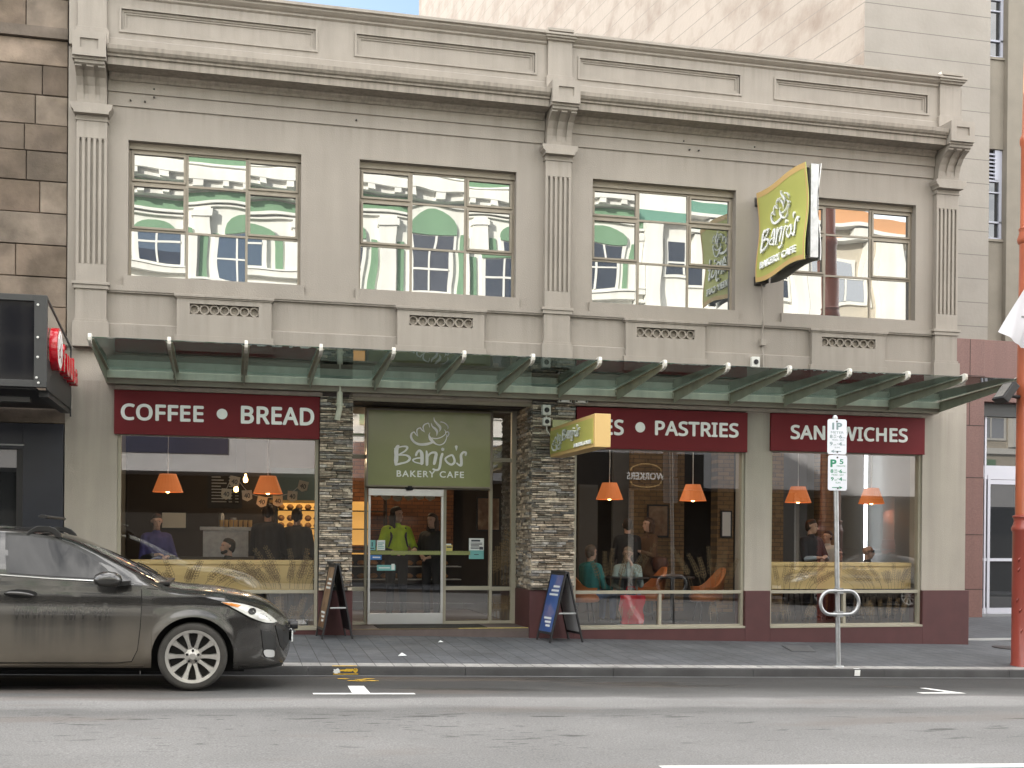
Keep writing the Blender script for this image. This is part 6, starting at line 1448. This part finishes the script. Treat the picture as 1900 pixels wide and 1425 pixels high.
def person(label, loc, rz, H_=1.68, seated=False, arms=((.24, .08, .98, .17, .30, 1.02), (.24, .08, .98, .17, .30, 1.02)), top=(.02, .02, .022), legs=(.02, .02, .025), hair=(.03, .02, .015), hairlen=.08, head=(0, 0), glasses=False, sleeves=True, sleevec=None, bald=False, lean=0., coat=0., extra=None, beard=False):
    """figure faces local -y; arms = (elbow x,y(forward),z, hand x,y,z) for left(-x) and right(+x) at H=1.68"""
    t = empty('person', loc, label, 'person', local=True); t.rotation_euler = (0, 0, rz); k = H_/1.68; t.scale = (k, k, k)
    dz = -.46 if seated else 0.
    def V(x, y, z): return (x, -y+(-(z+dz-.9-dz)*lean if z > .9 else 0), z+dz)
    hd, tl = head
    mt = mat('top_fabric', top, .8, var=.08, vs=9); ml = mat('trouser_fabric', legs, .8, var=.08, vs=9); mh = mat('hair', hair, .6, var=.2, vs=25)
    neck = V(0, 0, 1.44); hc = Vector(V(0, .015, 1.585)); RH = Matrix.Rotation(R(hd), 3, 'Z') @ Matrix.Rotation(R(tl), 3, 'X')
    def Hh(x, y, z): return tuple(hc+RH @ Vector((x, -y, z)))
    body = []; T = []; L_ = []
    body += [(Hh(0, -.02, .02), Hh(0, .012, .03), .078, .074), (Hh(0, .03, -.01), Hh(0, .052, -.082), .060, .036), (Hh(0, .02, -.03), Hh(0, .03, -.075), .055, .045), (Hh(0, .085, .005), Hh(0, .103, -.028), .010, .015), (Hh(0, .078, -.055), Hh(0, .080, -.058), .020, .020),
             (Hh(-.076, -.005, .0), Hh(-.078, -.01, .02), .014, .016), (Hh(.076, -.005, .0), Hh(.078, -.01, .02), .014, .016), (Hh(-.03, .075, .035), Hh(.03, .075, .035), .014, .014),
             (neck, tuple(hc+Vector((0, .015, -.06))), .054, .050), (V(0, 0, 1.36), neck, .075, .055), (V(0, 0, .95), V(0, 0, 1.34), .08, .08)]
    hips = [V(-.09, 0, .90), V(.09, 0, .90)]
    if seated: knees = [V(-.11, .42, .93), V(.11, .42, .93)]; ank = [V(-.12, .40, .53), V(.12, .40, .53)]
    else: knees = [V(-.10, .03, .50), V(.10, .02, .50)]; ank = [V(-.10, -.02, .09), V(.11, .03, .09)]
    for a, b, c in zip(hips, knees, ank): body += [(a, b, .07, .05), (b, c, .048, .034)]; L_ += [(a, b, .098, .070), (b, c, .068, .052)]
    L_ += [(V(-.07, 0, .95), V(.07, 0, .95), .115, .115)]
    shoes = []
    for c in ank: c = Vector(c); shoes += [(tuple(c+Vector((0, .03, -.045))), tuple(c+Vector((0, -.12, -.055))), .042, .036)]
    T += [(V(-.06, .0, .98), V(-.08, .01, 1.30), .115, .115), (V(.06, .0, .98), V(.08, .01, 1.30), .115, .115), (V(0, .02, 1.05), V(0, .03, 1.28), .125, .12), (V(0, -.02, 1.0), V(0, -.025, 1.32), .115, .11), (V(-.14, 0, 1.36), V(.14, 0, 1.36), .068, .068), (V(0, 0, 1.38), V(0, .005, 1.425), .075, .064)]
    if coat: T += [(V(-.06, .0, .98), V(-.08, 0, .98-coat), .13, .15), (V(.06, .0, .98), V(.08, 0, .98-coat), .13, .15)] if not seated else []
    S_ = []
    for s, a in zip((-1, 1), arms):
        sh, el, ha = V(s*.175, 0, 1.35), V(s*a[0], a[1], a[2]), V(s*a[3], a[4], a[5])
        body += [(sh, el, .046, .040), (el, ha, .040, .027)]; T += [(sh, el, .066, .052)]
        if sleeves: (S_ if sleevec else T).append((el, tuple(Vector(el).lerp(Vector(ha), .88)), .050, .038))
        el, ha = Vector(el), Vector(ha); f = (ha-el).normalized(); side = Vector((0, 0, 1)).cross(f)
        side = side.normalized() if side.length > .05 else Vector((1, 0, 0)); up = f.cross(side)
        pc = ha+f*.055; body += [(tuple(ha), tuple(pc-side*.018), .026, .019), (tuple(ha), tuple(pc+side*.018), .026, .019)]
        for i, (o_, l_) in enumerate(((-.032, .062), (-.011, .072), (.010, .068), (.030, .054))):
            b0 = pc+side*o_+f*.012; b1 = b0+f*l_*.5-up*.008; b2 = b1+f*l_*.42-up*.026; body += [(tuple(b0), tuple(b1), .0095, .009), (tuple(b1), tuple(b2), .009, .0078)]
        th = ha+f*.02-side*s*.022; body += [(tuple(th), tuple(th+f*.035-side*s*.026-up*.012), .0115, .010), (tuple(th+f*.035-side*s*.026-up*.012), tuple(th+f*.062-side*s*.026-up*.022), .010, .0085)]
    bo = blob('body', body, m_skin, t, .008, 2)
    blob('top', T, mt, t, .013, 4); blob('trousers', L_, ml, t, .014, 4); blob('shoe', shoes[:1], m_black, t, .012); blob('shoe', shoes[1:], m_black, t, .012)
    if S_: blob('sleeves', S_, mat('sleeve_fabric', sleevec, .8), t, .012)
    if not bald:
        Hc = [(Hh(0, -.035, .045), Hh(0, .0, .062), .082, .074), (Hh(-.05, -.02, .02), Hh(-.06, -.03, -.03), .04, .03), (Hh(.05, -.02, .02), Hh(.06, -.03, -.03), .04, .03), (Hh(0, -.06, .0), Hh(0, -.06, -.04), .06, .05)]
        if hairlen > .1:
            for x in (-.055, -.02, .02, .055): Hc.append((Hh(x, -.055, -.02), Hh(x*1.25, -.075+.02, -.02-hairlen), .045, .026))
            for x in (-.068, .068): Hc.append((Hh(x, -.01, .02), Hh(x*1.2, .012, -.02-hairlen*.8), .03, .02))
        blob('hair', Hc, mh, t, .010, 2)
    if beard: blob('beard', [(Hh(-.045, .035, -.07), Hh(0, .068, -.088), .025, .03), (Hh(.045, .035, -.07), Hh(0, .068, -.088), .025, .03)], mh, t, .008, 2)
    mb = MB()
    for s in (-1, 1): c = Hh(s*.031, .079, .015); mb.lathe([(0, -.008), (.007, -.004), (.009, 0), (.007, .004), (0, .008)], c, 8)
    mb.build('eyes', m_eye, None, smooth=True).parent = t
    mb = MB(); mb.tube([Hh(-.022, .088, -.054), Hh(0, .098, -.056), Hh(.022, .088, -.054)], [.003, .0055, .003], 6); mb.build('mouth', m_lip, None, smooth=True).parent = t
    if glasses:
        mb = MB()
        for s in (-1, 1): mb.tube([Hh(s*.034+.026*math.cos(q), .099, .014+.021*math.sin(q)) for q in [2*math.pi*i/14 for i in range(14)]], .0035, 5, closed=True); mb.tube([Hh(s*.06, .097, .018), Hh(s*.078, .0, .02)], .003, 5)
        mb.tube([Hh(-.009, .101, .018), Hh(.009, .101, .018)], .003, 5); mb.build('glasses', m_black, None).parent = t
    if extra: extra(t, V, Hh)
    return t
FZ = .076
def vest(t, V, Hh):
    T = []
    for s in (-1, 1): T.append((V(s*.11, .125, 1.25), V(s*.12, .06, 1.38), .022, .022)); T.append((V(s*.11, .125, 1.25), V(s*.15, .10, 1.10), .02, .015))
    T.append((V(-.09, -.08, 1.38), V(.09, -.08, 1.38), .05, .05)); blob('straps', T, m_black, t, .012)
person('woman in bright yellow-green work shirt with long dark hair behind the sliding door', (2.70, 2.3, FZ), R(8), 1.80, top=(.52, .74, .02), sleevec=(.015, .015, .017), legs=(.012, .012, .015), hairlen=.36, head=(38, 0), arms=((.29, .06, 1.06, .13, .27, 1.02), (.27, .08, 1.06, .20, .30, 1.06)), extra=vest)
person('woman in a black top at the right edge of the sliding door, looking left', (3.28, 2.2, FZ), R(-42), 1.70, hair=(.05, .025, .015), hairlen=.16, arms=((.25, .05, 1.06, .08, .20, 1.02), (.25, .05, 1.06, .10, .22, 1.0)))
def cardi(t, V, Hh):
    mb = MB()
    for s in (-1, 1): mb.tube([V(s*.045, .095, 1.42), V(s*.03, .135, 1.28), V(s*.02, .145, 1.1)], .010, 6)
    mb.tube([V(-.16, .10, 1.27), V(0, .145, 1.12), V(.08, .14, 1.05)], .012, 6); mb.build('cardigan_edge', mat('cardigan_trim', (.16, .20, .22), .8), None, smooth=True).parent = t
person('grey-haired woman with glasses and pale blue cardigan seated with hand to chin', (6.30, 1.15, FZ-.0), R(-12), 1.62, True, top=(.36, .46, .46), legs=(.06, .09, .16), hair=(.20, .16, .12), hairlen=.05, glasses=True, head=(-18, 4), arms=((.24, .12, 1.06, .06, .34, 1.00), (.20, .20, 1.08, .05, .15, 1.42)), extra=cardi)
person('woman in a teal coat seen from behind, seated at left of PASTRIES window', (5.62, .98, FZ), R(118), 1.66, True, top=(.03, .19, .19), legs=(.07, .12, .24), hair=(.14, .10, .075), hairlen=.10, arms=((.25, .06, 1.05, .20, .30, 1.0), (.25, .06, 1.05, .20, .30, 1.0)))
person('person in dark jacket over purple shirt at the left bench above the car bonnet', (-1.02, 1.25, FZ), R(20), 1.62, top=(.05, .045, .17), sleevec=(.018, .018, .02), hairlen=.05, head=(-10, 8), arms=((.25, .10, 1.03, .10, .30, 1.08), (.25, .10, 1.03, .08, .30, 1.05)))
person('bearded man in a dark jacket seated in profile behind the left bench', (.02, 1.35, FZ), R(-70), 1.74, True, top=(.03, .032, .028), hairlen=.03, hair=(.015, .012, .01), beard=True, head=(0, -4))
person('tall figure in a long black coat standing with back turned under the pennants', (.63, 2.3, FZ), R(175), 1.82, coat=.35, hairlen=.05)
person('figure in dark grey top standing with back turned beside the warm bread display', (1.10, 2.5, FZ), R(160), 1.76, top=(.045, .043, .042), hairlen=.03)
def bag(t, V, Hh):
    mb = MB(); mb.tube([V(.12, .10, 1.40), V(.2, .02, 1.2), V(.26, -.05, 1.0)], .010, 6); mb.lathe([(.0, -.14), (.12, -.12), (.15, 0), (.12, .10), (0, .12)], V(.28, -.05, .92), 14); mb.build('handbag', mat('brown_leather', (.10, .04, .025), .5), None, smooth=40).parent = t
person('woman in a brown coat with a handbag walking in profile behind the seated women', (7.12, 2.4, FZ), R(-78), 1.68, top=(.12, .065, .035), legs=(.09, .07, .04), hair=(.07, .035, .02), hairlen=.14, coat=.25, extra=bag, arms=((.24, .05, 1.04, .16, .26, 1.10), (.24, .05, 1.04, .16, .28, 1.12)))
person('dark-clad figure with back turned right behind the woman in the cardigan', (6.66, 2.2, FZ), R(178), 1.66, hairlen=.1)
person('man in dark top at the right bench just left of the parking sign pole', (9.55, 1.15, FZ), R(15), 1.66, top=(.022, .022, .028), sleevec=(.35, .42, .5), hairlen=.03, head=(30, 5), arms=((.24, .10, 1.04, .12, .28, 1.06), (.24, .12, 1.04, .05, .30, 1.08)))
person('balding man with glasses seated at the far right of the SANDWICHES window', (10.92, 1.7, FZ), R(50), 1.70, True, top=(.03, .022, .022), bald=True, glasses=True)
person('woman in sunglasses with long dark hair seated left of the balding man', (10.45, 1.9, FZ), R(20), 1.62, True, top=(.05, .03, .03), hairlen=.22, glasses=True)
person('small person in white top standing behind the right bench near the parking sign pole', (10.05, 1.5, FZ), R(-60), 1.48, top=(.55, .55, .53), hairlen=.04)
# ------------------------------------------------------------------ light, sky, camera
SUN = Vector((-.62, .62, .31)).normalized()
el = math.asin(SUN.z); az = math.atan2(SUN.x, SUN.y)
ld = bpy.data.lights.new('sun', 'SUN'); ld.energy = 2.2; ld.angle = R(.5); ld.color = (1, .94, .85)
lo = bpy.data.objects.new('sun', ld); COL.objects.link(lo); lo.rotation_euler = (-SUN).to_track_quat('-Z', 'Y').to_euler()
W = bpy.data.worlds.new('World'); S.world = W; W.use_nodes = True; nt = W.node_tree; N = nt.nodes; L = nt.links
sky = N.new('ShaderNodeTexSky'); sky.sky_type = 'NISHITA'; sky.sun_disc = False; sky.sun_elevation = el; sky.sun_rotation = az; sky.altitude = 50; sky.dust_density = 1.2
tc = N.new('ShaderNodeTexCoord'); mp = N.new('ShaderNodeMapping'); mp.inputs['Scale'].default_value = (1, 1, 2.2); mp.inputs['Location'].default_value = (.55, .2, .0); L.new(tc.outputs['Generated'], mp.inputs[0])
dt = N.new('ShaderNodeVectorMath'); dt.operation = 'DOT_PRODUCT'; L.new(tc.outputs['Generated'], dt.inputs[0]); dt.inputs[1].default_value = Vector((.085, .905, .415)).normalized()   # a clear patch in the cloud over the roof
gap = N.new('ShaderNodeMapRange'); gap.inputs[1].default_value = .93; gap.inputs[2].default_value = .99; gap.inputs[3].default_value = 0; gap.inputs[4].default_value = .16; L.new(dt.outputs['Value'], gap.inputs[0])
nz = N.new('ShaderNodeTexNoise'); nz.inputs['Scale'].default_value = 3.2; nz.inputs['Detail'].default_value = 8; nz.inputs['Roughness'].default_value = .55; L.new(mp.outputs[0], nz.inputs['Vector'])
mr = N.new('ShaderNodeMapRange'); mr.inputs[1].default_value = .40; mr.inputs[2].default_value = .58; mr.inputs[3].default_value = 0; mr.inputs[4].default_value = .85; sb = N.new('ShaderNodeMath'); sb.operation = 'SUBTRACT'; L.new(nz.outputs['Fac'], sb.inputs[0]); L.new(gap.outputs[0], sb.inputs[1]); L.new(sb.outputs[0], mr.inputs[0])
mx = N.new('ShaderNodeMix'); mx.data_type = 'RGBA'; L.new(mr.outputs[0], mx.inputs[0]); L.new(sky.outputs[0], mx.inputs[6]); mx.inputs[7].default_value = (26, 25.3, 24.4, 1)
bg = N['Background']; L.new(mx.outputs[2], bg.inputs['Color']); bg.inputs['Strength'].default_value = .05
for k, (x, y, z, e, r_) in enumerate(((2.6, 3.6, 3.2, 13, .12), (1.2, 5.2, 2.9, 10, .12), (.0, 1.5, 3.2, 4, .1), (6.3, 1.2, 3.2, 7, .1), (9.6, 1.4, 3.2, 4, .1))):
    d = bpy.data.lights.new('ceiling_downlight', 'POINT'); d.energy = e; d.shadow_soft_size = r_; d.color = (1, .72, .42) if k < 3 else (1, .84, .66); o = bpy.data.objects.new('ceiling_downlight', d); COL.objects.link(o); o.location = (x, y, z)
cd = bpy.data.cameras.new('camera'); cam = bpy.data.objects.new('camera', cd); COL.objects.link(cam)
PH, RO, PT = R(13.55), R(.474), R(-.196)
f = Vector((math.sin(PH), math.cos(PH), 0)); r = Vector((math.cos(PH), -math.sin(PH), 0)); u = Vector((0, 0, 1))
f, u = math.cos(PT)*f+math.sin(PT)*u, math.cos(PT)*u-math.sin(PT)*f
r, u = math.cos(RO)*r+math.sin(RO)*u, math.cos(RO)*u-math.sin(RO)*r
cam.matrix_world = Matrix.Translation((0, -17, 1.396)) @ Matrix((r, u, -f)).transposed().to_4x4()
cd.sensor_width = 36; cd.lens = 2192.237/1900*36; cd.shift_x = 0; cd.shift_y = (1007.326-712.5)/1900; cd.clip_start = .1; cd.clip_end = 2000
S.camera = cam
S.view_settings.view_transform = 'Standard'; S.view_settings.look = 'None'; S.view_settings.exposure = 2.45; S.view_settings.gamma = 1
S.cycles.max_bounces = 8; S.cycles.transparent_max_bounces = 16; S.cycles.sample_clamp_indirect = 6; S.cycles.use_denoising = True; S.cycles.caustics_reflective = False; S.cycles.caustics_refractive = False
